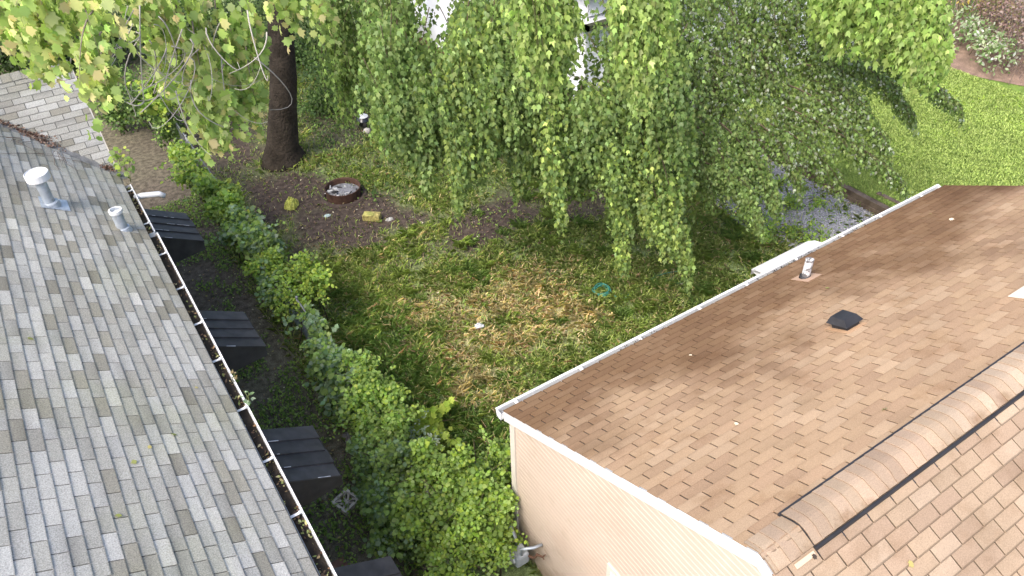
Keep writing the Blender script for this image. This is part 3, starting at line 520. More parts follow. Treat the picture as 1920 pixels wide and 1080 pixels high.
for c in ((-4.5,12.2,9.7),(-3.7,13.0,9.6),(-5.3,12.4,9.9),(-4.2,11.2,9.8),(-5.6,11.4,10.2),(-4.6,13.8,9.8),(-6,13,10.6),(-3.6,11.8,9.7)):  # unseen leaf clumps, added up-sun to shade the gable wing roof
    clump(f2,c,(1.3,1.2,.7),170,.22,C_MID,g=g)
for i in range(26):                     # high crown, above the picture, that shades the yard
    c=(g.uniform(-4,7),g.uniform(13,24),g.uniform(8.2,12)); 
    if c[2]<10.2-.30*math.hypot(c[0],c[1])+1.0: continue
    clump(f2,c,(1.5,1.5,.8),260,.24,C_MID,g=g)
wood1=MB()
for i in range(26):                      # pale bare twigs hanging in loops under the left branches
    x0=g.uniform(235,500); y0=g.uniform(10,110); x1=x0+g.normal(0,55); y1=y0+g.uniform(60,150); h=g.uniform(7.9,8.7)
    if y1>245: y1=g.uniform(180,240)
    A=P(x0,y0,h);B=P(x1,y1,h+g.normal(0,.25)); q1=A+np.array([g.normal(0,.2),g.normal(0,.2),-.15]); q2=B+np.array([g.normal(0,.35),g.normal(0,.25),-.25])
    rad=g.uniform(.004,.009); wood1.tube(list(bez([A,q1,q2,B],np.linspace(0,1,12))),list(np.linspace(rad,rad*.45,12)),5,c=(.36,.33,.29))
    if g.random()<.6:
        C_=bez([A,q1,q2,B],np.array([.55]))[0]; D=C_+np.array([g.normal(0,.3),g.normal(0,.3),-.25]); wood1.tube(list(bez([C_,(C_+D)/2+np.array([0,0,-.2]),D],np.linspace(0,1,7))),rad*.4,4,c=(.36,.33,.29))
for (x0,y0,x1,y1,x2,y2) in [(500,60,505,110,430,138),(262,10,262,120,270,190),(270,190,262,205,238,192),(255,60,290,70,175,105),(135,100,128,130,135,148),(90,98,100,112,118,118),(168,120,160,140,172,160),(330,170,335,200,358,252),(358,150,350,215,420,238)]:
    h=8.1; wood1.tube(list(bez([P(x0,y0,h),P(x1,y1,h-.1),P(x2,y2,h)],np.linspace(0,1,10))),list(np.linspace(.008,.004,10)),5,c=(.40,.37,.32))
f.build('leaves',t1); f2.build('crown',t1); wd.build('branch',MT['twig'],t1,smooth=True); wood1.build('bare_twig',MT['twig'],t1,smooth=True)
# hanging maple in the middle
t2=tree('weeping_maple_tree',(9.9,22.3,0),'maple with long leafy branches hanging over the middle of the yard','tree',([(9.9,22.3,-.1),(9.9,22.2,2),(9.7,21,5),(9.4,18.8,8)],[.24,.2,.18,.16]),
  [([(9.4,18.6,7.8),(9,16,11),(8,12,10.2),(7.2,10.2,8.6)],.16,.03),([(9.4,18.6,7.2),(9.5,15,10),(9.6,11,9.2),(9.4,9.2,7.6)],.15,.03),([(9.4,18.6,7.4),(7.5,16,10),(6.0,12.5,9.4),(5.2,11,8.2)],.14,.03)])
f=Foliage(TPL_TRI); f2=Foliage(TPL_TRI); wd=MB(); g=np.random.default_rng(12)
for a,b_,h0,h1,r0,r1,n,cs in [
  ((745,30),(735,240),12.0,11.4,.55,.25,80,0),((780,80),(800,315),11.8,11.2,.55,.12,95,0),((740,120),(712,215),11.6,11.4,.35,.12,40,0),((820,140),(835,260),11.6,11.4,.4,.2,50,0),
  ((880,-20),(860,350),11.4,10.8,.55,.10,150,1),((930,-30),(905,300),11.4,11.0,.55,.15,130,1),((850,90),(850,280),11.2,11,.35,.15,60,1),((985,60),(985,290),11.4,11.4,.5,.2,90,0),((1010,-20),(1020,200),11.4,11.4,.55,.3,100,1),((1025,150),(1050,388),11.0,10.8,.33,.12,80,1),((1090,160),(1085,330),11.3,11.4,.35,.15,50,0),
  ((975,260),(968,345),11.4,11.5,.22,.08,20,0),((1140,150),(1170,475),11.2,10.9,.36,.14,105,1),((1190,180),(1225,420),11.1,11.1,.4,.18,90,1),((1230,260),(1292,505),11.1,10.9,.34,.10,85,1),((1170,60),(1175,220),11.2,11.2,.4,.3,60,0),((1120,200),(1130,300),11.6,11.6,.5,.3,40,0),((1215,330),(1250,440),11,10.9,.3,.14,40,1)]:
    spray(f,wd,fpath(a,b_,h0,h1,.15),r0*1.2,r1*1.15,int(n*1.25),.106,(C_MID+[C_BRI[2]]) if cs==0 else C_MID+C_BRI[:3],lpt=13,tw_len=.5,droop=.55,hang=.7,g=g,up=(-.6,-.65,.35),stem=.012)
for a,b_,h0,h1,r0,r1,n in [((1000,-60),(1010,110),8.6,8.4,.42,.22,46),((1060,-60),(1055,95),8.6,8.5,.30,.16,30),((980,-60),(1020,60),8.5,8.4,.4,.2,30),((1160,-60),(1180,110),8.8,8.7,.28,.18,40),((1200,-60),(1205,150),8.9,8.8,.34,.15,50),((1235,-60),(1250,80),9.0,9,.28,.15,24)]:
    spray(f2,wd,fpath(a,b_,h0,h1,.15),r0,r1,int(n*2.1),.10,[tuple(np.array(c_)*[.85,.92,.95]) for c_ in C_BRI]+C_MID[:1],lpt=12,tw_len=.35,g=g,up=(-.6,-.6,.3),stem=.012)
OUT=np.array([(690,215),(700,230),(735,262),(800,322),(830,265),(860,350),(900,305),(950,255),(980,345),(1010,290),(1050,388),(1090,310),(1130,350),(1170,470),(1200,330),(1225,415),(1250,390),(1290,500),(1305,330)],float)
for i in range(300):
    x1=g.uniform(700,1295); ym=np.interp(x1,OUT[:,0],OUT[:,1])-8; y1=g.uniform(.35,1)*ym; y0=y1-g.uniform(90,200); x0=x1-g.normal(18,34)
    if (775<x1<860 and y1<150) or (1050<x1<1150 and y1<185): continue
    if (775<x1<860 and y0<125): y0=min(130,y1-50)
    if (1055<x1<1150 and y0<165): y0=min(170,y1-50)
    if x1<720: continue
    h=g.uniform(11.1,13.3); bk=h>12.0
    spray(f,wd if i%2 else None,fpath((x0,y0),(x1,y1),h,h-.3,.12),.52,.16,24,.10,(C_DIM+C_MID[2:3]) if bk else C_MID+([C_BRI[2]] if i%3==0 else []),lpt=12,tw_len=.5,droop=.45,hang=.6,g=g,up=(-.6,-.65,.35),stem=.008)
f.build('crown',t2); f2.build('near_leaves',t2); wd.build('branch',MT['twig'],t2,smooth=True)
# grey green tree on the right
T3=at_z(1375,205,0)
t3=tree('silver_maple_tree',(T3[0],T3[1],0),'tree with small grey green leaves spreading over the edge of the lawn','tree',([(T3[0],T3[1],-.1),(T3[0],T3[1],2),(T3[0]+.3,T3[1]+.4,4.4),(T3[0]+.6,T3[1]+.8,7)],[.30,.24,.19,.14]),
  [([(T3[0]+.3,T3[1]+.4,4.2),(T3[0]-.5,T3[1]-1,5.6),P(1290,85,14)],.10,.025),([(T3[0]+.3,T3[1]+.4,4.2),P(1420,60,17),P(1480,0,15.5)],.10,.03),([(T3[0]+.2,T3[1]+.2,3.6),P(1490,60,17),P(1600,130,16)],.09,.02),([(T3[0]+.2,T3[1]+.2,3.6),P(1240,90,14),P(1180,20,13)],.09,.02)])
f=Foliage(TPL_TRI); wd=MB(); g=np.random.default_rng(13)
for a,b_,h0,h1,r0,r1,n in [((1440,-60),(1450,90),15.2,15,.8,.5,60),((1490,-30),(1505,110),15.6,15.4,.7,.5,50),((1210,-40),(1225,110),13.5,13.2,.6,.4,60),
  ((1200,-50),(1290,150),14,13.5,.8,.5,90),((1260,-50),(1350,160),14.5,14,.9,.6,110),((1330,-50),(1420,140),15,14.5,.9,.6,95),((1230,100),(1320,260),13.5,13,.7,.4,85),((1300,100),(1400,270),14,13.5,.8,.5,100),((1390,40),(1480,210),14.8,14.5,.7,.4,60),((1190,80),(1260,230),13,12.6,.6,.4,65),((1530,40),(1560,150),15.5,15,.7,.4,50),((1510,-60),(1540,60),15.5,15.3,.6,.4,26),
  ((1300,230),(1420,400),12.6,12.2,.45,.16,85),((1350,230),(1452,365),12.9,12.7,.42,.16,75),((1260,210),(1330,340),12.6,12.4,.5,.3,60),((1420,230),(1500,330),13.6,13.3,.4,.12,34),((1290,300),(1400,350),12.4,12.2,.35,.2,30),
  ((1560,90),(1708,205),15.5,15.6,.36,.10,60),((1610,90),(1792,190),16,16.2,.28,.07,60),((1530,130),(1660,265),15,14.8,.40,.12,70),((1480,160),(1600,250),14.6,14.4,.5,.3,50),((1470,200),(1690,335),14.2,14.2,.42,.12,55),((1440,230),(1570,330),13.8,13.8,.42,.2,40),((1500,120),(1590,170),15,15,.6,.4,50)]:
    spray(f,wd,fpath(a,b_,h0,h1,.25),r0*1.15,r1,int(n*2.9),.088,C_SIL if b_[1]<420 and a[0]>1380 or b_[1]<280 else C_MID,lpt=13,tw_len=.6,droop=.4,hang=.5,g=g,up=(-.4,-.45,.6),stem=.018,cover=.9)
f.build('crown',t3); wd.build('branch',MT['twig'],t3,smooth=True)
# bright broad leaved tree, upper right
T4=at_z(1660,25,0)
t4=tree('linden_tree',(T4[0],T4[1],0),'bright yellow green broad-leaved tree hanging over the far side of the lawn','tree',([(T4[0],T4[1],0),(T4[0]-.2,T4[1],3),(T4[0]-.5,T4[1]-.5,8)],[.3,.22,.15]),[([(T4[0]-.4,T4[1]-.3,7),(21,13,10),P(1650,-40,15)],.1,.03)])
f=Foliage(TPL_TRI); wd=MB(); g=np.random.default_rng(14)
for a,b_,h0,h1,r0,r1,n in [((1570,-60),(1570,45),14,14,.6,.35,50),((1620,-60),(1640,50),14,14,.6,.3,50),((1680,-60),(1690,70),14.2,14.2,.6,.3,60),((1720,-40),(1745,110),14.2,14.2,.5,.22,60),((1745,-20),(1772,90),14.3,14.3,.3,.12,30),((1600,-20),(1665,60),14,14.2,.4,.2,30),((1700,30),(1720,105),14.1,14,.3,.2,26)]:
    spray(f,wd,fpath(a,b_,h0,h1,.15),r0,r1,int(n*1.9),.145,[tuple(np.array(c_)*[.78,.88,.85]) for c_ in C_BRI],lpt=12,tw_len=.4,g=g,up=(-.6,-.6,.3),stem=.015)
f.build('crown',t4); wd.build('branch',MT['twig'],t4,smooth=True)

# ------------------------------------------------------------ fence with climbing vines
FX=2.40; FY0,FY1=6.3,21.5
fe=empty('chain_link_fence',(FX,FY0,0),'grey chain link fence almost buried in green vines beside the grey roofed house','fence')
m_=MB(); k=0
y=FY0
L=FY1-FY0
st=.085
for i in range(int((L+1.1)/st)):
    for sg_ in (1,-1):
        a=FY0+i*st-(1.1 if sg_>0 else 0); p0=np.array([FX,a,.06]); p1=np.array([FX,a+1.1*1.0,1.04]) if sg_>0 else None
        if sg_<0: p0=np.array([FX,FY0+i*st,.06]); p1=np.array([FX,FY0+i*st-1.1,1.04])
        ys=sorted([p0[1],p1[1]])
        # keep inside the run
        t0,t1_=0,1
        for t in (0,):
            d=p1[1]-p0[1]; ta=(FY0-p0[1])/d; tb=(FY1-p0[1])/d; lo,hi=min(ta,tb),max(ta,tb); t0=max(0,lo); t1_=min(1,hi)
        if t1_-t0<.03: continue
        m_.tube([p0+(p1-p0)*t0,p0+(p1-p0)*t1_],.0026,3,cap=False)
m_.build('wire_mesh',MT['fwire'],fe,col=False)
for y in np.arange(FY0,FY1+.1,2.55):
    m_=MB(); m_.tube([(FX+.03,y,-.1),(FX+.03,y,1.10)],.027,10); m_.lathe((FX+.03,y,1.10),[(.034,0),(.034,.02),(.018,.045),(0,.05)],10); m_.build('post',MT['fwire'],fe,smooth=True,col=False)
m_=MB(); m_.tube([(FX+.03,FY0,1.05),(FX+.03,FY1,1.05)],.019,8); m_.build('top_rail',MT['fwire'],fe,smooth=True,col=False)
V_MID=[(.175,.27,.06),(.205,.31,.07),(.15,.235,.052),(.24,.34,.09)]
V_LIME=[(.24,.33,.045),(.30,.38,.06),(.18,.28,.04),(.13,.22,.035)]
V_BLUE=[(.14,.22,.10),(.17,.25,.125),(.12,.195,.08),(.24,.32,.20)]
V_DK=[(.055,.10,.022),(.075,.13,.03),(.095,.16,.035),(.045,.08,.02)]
def vine(label,blobs,tpl,leaf,cols,seed,cat='vine',name='climbing_vine',group=None,stems=14):
    """blobs: (px,py,z,rx,ry,rz,n): centres on sight lines at height z"""
    g=np.random.default_rng(seed); f=Foliage(tpl); w_=MB(); cs=[]
    for (px,py,z,rx,ry,rz,n) in blobs:
        c=at_z(px,py,z); cs.append(c)
        for q in range(9):
            oc=c+g.normal(0,.50,3)*np.array([rx,ry,rz*.6]); k_=g.uniform(.35,.75); tn=g.uniform(.75,1.25); clump(f,oc,(rx*k_,ry*k_,rz*k_),int(n*.24),leaf*g.uniform(.8,1.2),[tuple(np.array(cc)*tn) for cc in cols],g=g,shell=.3,droop=.35)
        for q in range(4):                   # stray shoots
            d=nrm(g.normal(0,1,3)*[1,1,.25]+[0,0,.35]); L_=g.uniform(.25,.5); a0=c+d*np.array([rx,ry,rz])*.8; tt=np.linspace(0,1,10); pp=a0+d*(L_*tt)[:,None]-np.array([0,0,.22])*(tt**2)[:,None]*L_*1.5
            f.add(pp+g.normal(0,.02,(10,3)),g.normal(0,1,(10,3))+d,g.normal(0,.4,(10,3))+np.array([-.1,-.3,1]),leaf*g.uniform(.6,1.1,10),pick(cols,10,g)*1.15); w_.tube(list(pp),list(np.linspace(.005,.002,10)),4,c=(.12,.10,.05))
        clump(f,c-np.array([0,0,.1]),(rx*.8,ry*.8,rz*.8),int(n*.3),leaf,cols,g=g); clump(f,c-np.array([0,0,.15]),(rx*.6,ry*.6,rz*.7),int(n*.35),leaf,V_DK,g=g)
        for i in range(max(2,int(n/200))):
            e=c+np.array([g.normal(0,rx*.8),g.normal(0,ry*.8),rz*g.uniform(.3,1.1)]); b0=np.array([c[0]+g.normal(0,.1),c[1]+g.normal(0,.15),0]); w_.tube(list(bez([b0,(b0+c)/2+g.normal(0,.1,3),c,e],np.linspace(0,1,8))),[.012,.011,.010,.008,.007,.006,.005,.003],4,c=(.10,.075,.05))
    base=cs[0].copy(); base[2]=0
    t=empty(name,tuple(base),label,cat,group); f.build('foliage',t); w_.build('stem',MT['twig'],t,smooth=True); return t
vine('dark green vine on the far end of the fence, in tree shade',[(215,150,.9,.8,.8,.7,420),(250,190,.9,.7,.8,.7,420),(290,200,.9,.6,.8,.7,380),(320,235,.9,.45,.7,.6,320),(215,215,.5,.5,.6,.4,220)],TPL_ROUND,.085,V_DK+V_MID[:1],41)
vine('bright maple seedling crown over the fence under the bare twigs',[(300,200,1.4,.32,.35,.35,90),(320,175,1.5,.3,.3,.3,70),(285,160,1.5,.25,.3,.3,50)],TPL_MAPLE,.12,V_LIME,42,cat='plant',name='maple_sapling')
vine('rounded mid green vine mound beside the dark strip, uphill of the yellow bag',[(340,290,.95,.26,.5,.33,240),(365,330,1.0,.30,.5,.38,400),(400,360,1.1,.36,.5,.42,560),(425,395,1.15,.38,.5,.42,600)],TPL_ROUND,.085,V_MID+V_LIME[:3],43)
vine('leafy vine with pale bluish leaves, halfway along the fence',[(450,425,1.15,.36,.42,.38,430),(480,450,1.15,.32,.36,.36,330),(500,465,1.1,.34,.32,.35,260)],TPL_MAPLE,.10,V_BLUE+V_MID,44)
vine('lime yellow shrub leaning from the fence toward the lawn',[(520,500,1.0,.42,.36,.42,420),(560,520,1.1,.42,.34,.36,420),(590,540,1.1,.24,.26,.24,150),(545,560,1.0,.3,.28,.3,240),(575,505,1.15,.28,.28,.25,180)],TPL_ROUND,.062,V_LIME+V_MID[:2],45)
vine('thin vine strand along the bare stretch of fence',[(505,545,.8,.24,.3,.4,150),(590,600,1.1,.10,.3,.14,90),(600,640,1.05,.13,.35,.2,130),(610,665,1.0,.2,.25,.3,120)],TPL_MAPLE,.09,V_BLUE+V_MID,46)
vine('broad leaved bluish vine just past the bare fence',[(620,680,1.05,.26,.3,.32,230),(640,715,1.0,.28,.3,.4,260),(630,745,.75,.28,.3,.45,230)],TPL_ROUND,.10,V_BLUE+V_MID,47)
vine('yellow green vine mound near the grey cloth scrap',[(672,690,1.15,.27,.28,.28,330),(695,730,1.15,.34,.32,.36,560),(715,775,1.1,.38,.34,.42,680),(690,800,.9,.34,.3,.45,420),(735,800,1.1,.30,.3,.36,400)],TPL_ROUND,.060,V_LIME+V_MID+V_MID,48)
vine('dense dark vine thicket by the decorative concrete block',[(700,850,.9,.35,.32,.45,560),(740,860,1.0,.36,.3,.45,620),(720,910,.8,.34,.3,.45,560),(740,960,.75,.34,.3,.45,560),(770,1010,.7,.4,.3,.45,560)],TPL_MAPLE,.072,V_DK[2:3]+V_MID+V_BLUE[:2],49)
vine('big green shrub filling the corner beside the cream wall',[(800,880,1.1,.42,.34,.45,760),(850,930,1.1,.45,.36,.5,900),(900,900,1.1,.32,.32,.5,620),(930,870,1.1,.20,.26,.45,330),(880,980,1.0,.42,.34,.55,820),(930,950,1.0,.26,.3,.6,460),(820,990,.95,.4,.32,.5,760),(850,1050,.9,.42,.34,.5,760),(915,1030,.8,.3,.3,.5,460),(950,1010,.6,.18,.25,.4,220)],TPL_ROUND,.058,V_MID+[V_LIME[2],V_LIME[0],V_LIME[2]],50,cat='shrub',name='garden_shrub')
vine('lone yellow-green maple sapling on dark grass beyond the shrub',[(800,790,.35,.24,.24,.10,36),(815,805,.3,.2,.2,.08,20)],TPL_MAPLE,.15,V_LIME[:2],51,cat='plant',name='maple_sapling',group=None)
vine('small spray of pale silvery leaves at the edge of the shrub',[(800,825,.7,.22,.16,.1,70),(765,808,.8,.25,.08,.08,40)],TPL_OVAL,.055,[(.28,.34,.24),(.22,.30,.16)],52,cat='plant',name='silver_leaf_plant',group=None)
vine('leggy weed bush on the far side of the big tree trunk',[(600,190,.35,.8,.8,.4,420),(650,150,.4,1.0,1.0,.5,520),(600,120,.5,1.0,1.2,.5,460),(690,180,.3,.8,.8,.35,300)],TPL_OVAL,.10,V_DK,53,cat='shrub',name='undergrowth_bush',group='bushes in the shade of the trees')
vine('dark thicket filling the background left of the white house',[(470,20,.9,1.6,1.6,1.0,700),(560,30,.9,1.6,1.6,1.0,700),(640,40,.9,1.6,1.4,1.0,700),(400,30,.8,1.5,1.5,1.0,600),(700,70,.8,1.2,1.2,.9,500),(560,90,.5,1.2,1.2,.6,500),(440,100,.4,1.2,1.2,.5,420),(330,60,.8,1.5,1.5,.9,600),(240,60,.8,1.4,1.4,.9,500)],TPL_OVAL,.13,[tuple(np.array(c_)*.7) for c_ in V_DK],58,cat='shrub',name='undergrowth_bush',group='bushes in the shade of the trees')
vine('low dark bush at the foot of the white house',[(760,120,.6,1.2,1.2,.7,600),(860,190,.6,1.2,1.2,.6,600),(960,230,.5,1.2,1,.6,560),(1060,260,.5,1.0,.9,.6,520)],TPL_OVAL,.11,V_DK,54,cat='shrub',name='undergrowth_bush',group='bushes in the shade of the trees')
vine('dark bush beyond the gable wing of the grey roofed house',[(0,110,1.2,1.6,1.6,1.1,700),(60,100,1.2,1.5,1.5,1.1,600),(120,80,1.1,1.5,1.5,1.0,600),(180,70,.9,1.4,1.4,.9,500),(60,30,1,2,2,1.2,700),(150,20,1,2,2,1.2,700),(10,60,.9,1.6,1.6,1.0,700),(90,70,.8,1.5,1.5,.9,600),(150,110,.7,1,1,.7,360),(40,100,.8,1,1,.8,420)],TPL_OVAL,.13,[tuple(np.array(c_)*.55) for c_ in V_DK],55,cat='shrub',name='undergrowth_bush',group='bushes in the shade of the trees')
vine('tall weeds and brush between the hanging leaves and the gravel',[(1200,270,.5,.8,.8,.6,420),(1290,310,.5,.9,.8,.6,520),(1370,330,.45,.7,.7,.5,380),(1130,300,.4,.7,.7,.4,260)],TPL_OVAL,.085,V_DK+V_MID,56,cat='shrub',name='weedy_brush',group=None)
vine('yellow green weeds growing through the gravel',[(1480,380,.12,.35,.3,.22,150),(1440,430,.12,.5,.4,.22,230),(1500,440,.12,.35,.3,.2,160),(1400,400,.15,.4,.4,.22,160),(1530,380,.1,.14,.2,.2,50),(1540,455,.1,.3,.2,.12,70),(1460,345,.1,.25,.25,.2,70)],TPL_OVAL,.075,V_LIME+V_MID,57,cat='weeds',name='gravel_weeds',group=None)
# sprig growing out of the valley corner of the grey roof, seedlings in the gutter
def sprig(name,label,c,r,n,leaf,cols,tpl,seed,group=None):
    g=np.random.default_rng(seed); f=Foliage(tpl); clump(f,c,r,n,leaf,cols,g=g,droop=.1); t=empty(name,tuple(c-np.array([0,0,r[2]])),label,'plant',group); f.build('foliage',t); w_=MB(); c=np.asarray(c)
    for i in range(3): w_.tube(list(bez([c-np.array([0,0,r[2]+.05]),c+g.normal(0,.03,3),c+np.array([g.normal(0,r[0]*.6),g.normal(0,r[1]*.6),r[2]*.8])],np.linspace(0,1,6))),.004,4,c=(.12,.14,.05))
    w_.build('stem',MT['twig'],t); return t
sprig('gutter_sapling','leafy sapling sprouting from the gutter at the roof valley',np.array([.56,12.55,4.02]),(.16,.2,.28),60,.085,V_MID+V_LIME[1:3],TPL_MAPLE,61)
sprig('gutter_seedling','small pale seedling standing in the long white gutter',np.array([.60,6.62,3.84]),(.06,.09,.07),12,.055,V_BLUE,TPL_OVAL,62)
sprig('gutter_seedling','brownish dry seedling in the long white gutter, uphill of the pale one',np.array([.57,7.05,3.83]),(.05,.08,.06),11,.045,[(.28,.20,.10),(.35,.28,.15)],TPL_MAPLE,63)
# ------------------------------------------------------------ far right: planting beyond the lawn
def shrubrow(name,label,pts,n,leaf,cols,tpl,r,seed,cat='shrub',stem=None,zc=.6,group=None):
    g=np.random.default_rng(seed); f=Foliage(tpl); w_=MB(); c0=at_z(*pts[0],.28)
    for px,py in pts:
        c=at_z(px,py,.28)+np.array([0,0,zc]); clump(f,c,r,n,leaf,cols,g=g,shell=.4)
        for i in range(14 if stem else 3):
            b0=c+np.array([g.normal(0,r[0]*.6),g.normal(0,r[1]*.6),-zc]); w_.tube([b0,b0+np.array([g.normal(0,.12),g.normal(0,.12),zc*.8]),b0+np.array([g.normal(0,.3),g.normal(0,.3),zc*1.7])],[.012,.009,.004],4,c=stem or (.10,.08,.05),cap=False)
    t=empty(name,tuple(c0),label,cat,group); f.build('foliage',t); w_.build('stem',MT['twig'],t); return t
shrubrow('hydrangea_bush','row of low green shrubs with pale tips along the mulch edge',[(1795,75),(1815,92),(1840,115),(1862,132)],260,.13,[(.17,.25,.10),(.26,.33,.18),(.12,.2,.06),(.45,.48,.38)],TPL_OVAL,(.7,.6,.6),71,zc=.45)
shrubrow('dry_hedge','dry brown hedge of bare stems at the right edge',[(1850,80),(1880,105),(1905,125),(1935,150),(1890,75),(1920,100),(1820,60),(1865,50),(1900,40),(1830,30),(1945,120)],420,.09,[(.16,.11,.08),(.22,.15,.12),(.14,.14,.05),(.28,.22,.18)],TPL_OVAL,(1.0,.9,1.0),72,cat='hedge',stem=(.19,.14,.12),zc=1.0)
shrubrow('yellow_shrub','yellowish autumn shrub behind the dry hedge',[(1800,20),(1830,35),(1860,50),(1925,62),(1780,45)],200,.12,[(.42,.35,.07),(.34,.31,.10),(.24,.24,.08),(.50,.42,.18)],TPL_OVAL,(.9,.9,.8),73,zc=1.0,stem=(.22,.17,.14))
shrubrow('pale_plume_grass','pale whitish plumes among the dry hedge',[(1785,8),(1810,2),(1880,40),(1893,52),(1925,85),(1760,-5)],220,.10,[(.62,.60,.58),(.52,.50,.48),(.70,.68,.66)],TPL_OVAL,(.65,.6,.8),74,cat='shrub',zc=1.2,stem=(.45,.42,.40))
shrubrow('evergreen_shrub','dark green shrub in the top right corner',[(1890,-8),(1930,5),(1960,30)],500,.13,[(.06,.12,.04),(.08,.15,.05),(.05,.10,.035)],TPL_OVAL,(1.5,1.5,1.3),75,zc=1.3)
# ------------------------------------------------------------ things in the yard
def X(name,label,cat,px,py,group=None):
    c=at_z(px,py,0); return empty(name,tuple(c),label,cat,group),c
t,c=X('fire_ring','round rusty steel fire ring full of ash and charred scraps','fire pit',645,366)
m_=MB(); m_.lathe(c,[(.42,-.02),(.435,.22),(.44,.235),(.445,.25),(.425,.25),(.415,.22),(.41,.02)],40); m_.build('ring',MT['rust'],t,smooth=True,col=False)
m_=MB(); m_.lathe(c,[(.41,.10),(.3,.13),(.15,.115),(0,.12)],30); m_.build('ash',MT['ash'],t,smooth=True,col=False)
g=np.random.default_rng(81); m_=MB()
for i in range(34):
    a=g.uniform(1.6,5.2) if i<26 else g.uniform(0,6.28); r=g.uniform(.18,.38); p=c+np.array([r*math.cos(a),r*math.sin(a),.13]); d=nrm(g.normal(0,1,3)*[1,1,.3])*g.uniform(.04,.12); v=g.choice([.02,.03,.45,.6,.25]); m_.tube([p-d,p+g.normal(0,.015,3),p+d],[.015,.025,.012],5,c=(v,v,v*.98))
m_.build('charred_scraps',MT['attr'],t)
m_=MB(); m_.lathe(c,[(.58,.0),(.56,.05),(.50,.055),(.46,.02),(.45,-.02)],40); m_.build('base_rim',mat('dark_rim',(.075,.055,.045),.9,noise=(8,.3)),t,smooth=True,col=False)
t,c=X('kettle_grill','small black kettle pot with a white top beside the hanging leaves','grill',684,243)
m_=MB(); m_.lathe(c+np.array([0,0,.10]),[(0,.0),(.12,.03),(.19,.12),(.20,.2),(.21,.21),(.20,.22),(.17,.29),(.10,.34),(0,.36)],24); m_.build('kettle',mat('black_enamel',(.012,.012,.015),.2,spec=.6),t,smooth=True,col=False)
m_=MB(); m_.lathe(c+np.array([0,0,.10]),[(.155,.315),(.10,.352),(.04,.368),(0,.372)],20); m_.build('lid_top',MT['white'],t,smooth=True,col=False)
m_=MB(); m_.lathe(c+np.array([-.02,-.20,0]),[(.09,0),(.11,.05),(.09,.10),(.05,.13),(0,.135)],14); m_.build('foot_stone',MT['conc'],t,smooth=True,col=False)
for k in range(3):
    a=k*2.094+.5; m_=MB(); m_.tube([c+np.array([.14*math.cos(a),.14*math.sin(a),.16]),c+np.array([.2*math.cos(a),.2*math.sin(a),0])],.010,6); m_.build('leg',MT['dark'],t,col=False)
def crumple(c,sx,sy,sz,seed,cols,n=14,rot=0):
    g=np.random.default_rng(seed); m_=MB(); N=n; vs=[];cs=[]
    for j in range(N):
        for i in range(N):
            u=2*i/(N-1)-1; v=2*j/(N-1)-1; d=max(abs(u),abs(v)); h=sz*(1-d**3)*(.6+.8*vnoise(u*3+seed,v*3,seed)); x=u*sx*(1-.25*v*v)+g.normal(0,sx*.05); y=v*sy*(1-.25*u*u)+g.normal(0,sy*.05)
            vs.append((c[0]+x*math.cos(rot)-y*math.sin(rot),c[1]+x*math.sin(rot)+y*math.cos(rot),c[2]+.01+h+g.normal(0,sz*.07))); cs.append(tuple(np.array(cols[g.integers(len(cols))])*(1+.2*g.normal(0,.5))))
    m_.add(vs,[(j*N+i,j*N+i+1,(j+1)*N+i+1,(j+1)*N+i) for j in range(N-1) for i in range(N-1)],cs); return m_
t=crumple(at_z(547,386,0),.22,.16,.17,5,[(.36,.37,.06),(.30,.32,.07),(.42,.42,.10)],rot=.9).build('crumpled_bag',MT['attr'],None,smooth=False); tag(t,'crumpled yellow green bag lying on bare soil beside the vines','bag')
c=at_z(698,412,0); e_=empty('foam_block',tuple(c),'weathered yellowish foam block near the fire ring','block'); m_=MB(); U=np.array([.75,-.66,0]); W_=np.array([.66,.75,0]); m_.obox(c-U*.21-W_*.1,U*.42,W_*.22,(0,0,.17),(.34,.29,.10)); o=m_.build('block',mat('old_foam',(1,1,1),.9,True,noise=(14,.5),bump=(18,1,.03)),e_,bevel=.03)
m_=crumple(c+np.array([-.05,.02,.16]),.14,.09,.03,8,[(.42,.38,.12),(.30,.30,.08)],n=8,rot=-.7); m_.build('torn_top',MT['attr'],e_)
c=at_z(1128,550,0); e_=empty('coiled_hose',tuple(c),'small teal coil of garden hose lying on the grass','hose'); m_=MB(); pts=[]
for i in range(150):
    a=i/150*2*math.pi*5; r=.155+.02*math.sin(i*.37)+.012*math.sin(i*.11); pts.append(c+np.array([r*math.cos(a)*1.05,r*math.sin(a),.06+.02*math.sin(a*1.7)+i*.0004]))
m_.tube(pts,.010,6); m_.build('coil',MT['hose'],e_,smooth=True,col=False)
m_=MB(); m_.tube([pts[-1]]+[at_z(x,y,.07) for x,y in [(1150,553),(1162,560),(1158,548),(1175,555)]],.009,6); m_.build('hose_end',MT['hose'],e_,smooth=True,col=False)
m_=MB(); m_.tube(list(bez([at_z(x,y,.08) for x,y in [(1172,560),(1200,520),(1235,528),(1255,490),(1290,500),(1340,520),(1290,545),(1250,525)]],np.linspace(0,1,40))),.006,5); o=m_.build('loose_hose',MT['hose'],None,smooth=True,col=False); tag(o,'thin teal hose trailing through the grass below the hanging branches','hose')
t=crumple(at_z(899,612,.06),.10,.09,.035,15,[(.62,.63,.68),(.5,.5,.55)],n=8).build('plastic_scrap',MT['attr']); tag(t,'crumpled white plastic scrap on the straw coloured grass','litter')
t=crumple(at_z(614,405,0),.09,.06,.03,16,[(.40,.5,.48),(.5,.6,.55)],n=7).build('plastic_scrap',MT['attr']); tag(t,'small pale bluish scrap between fire ring and yellow bag','litter')
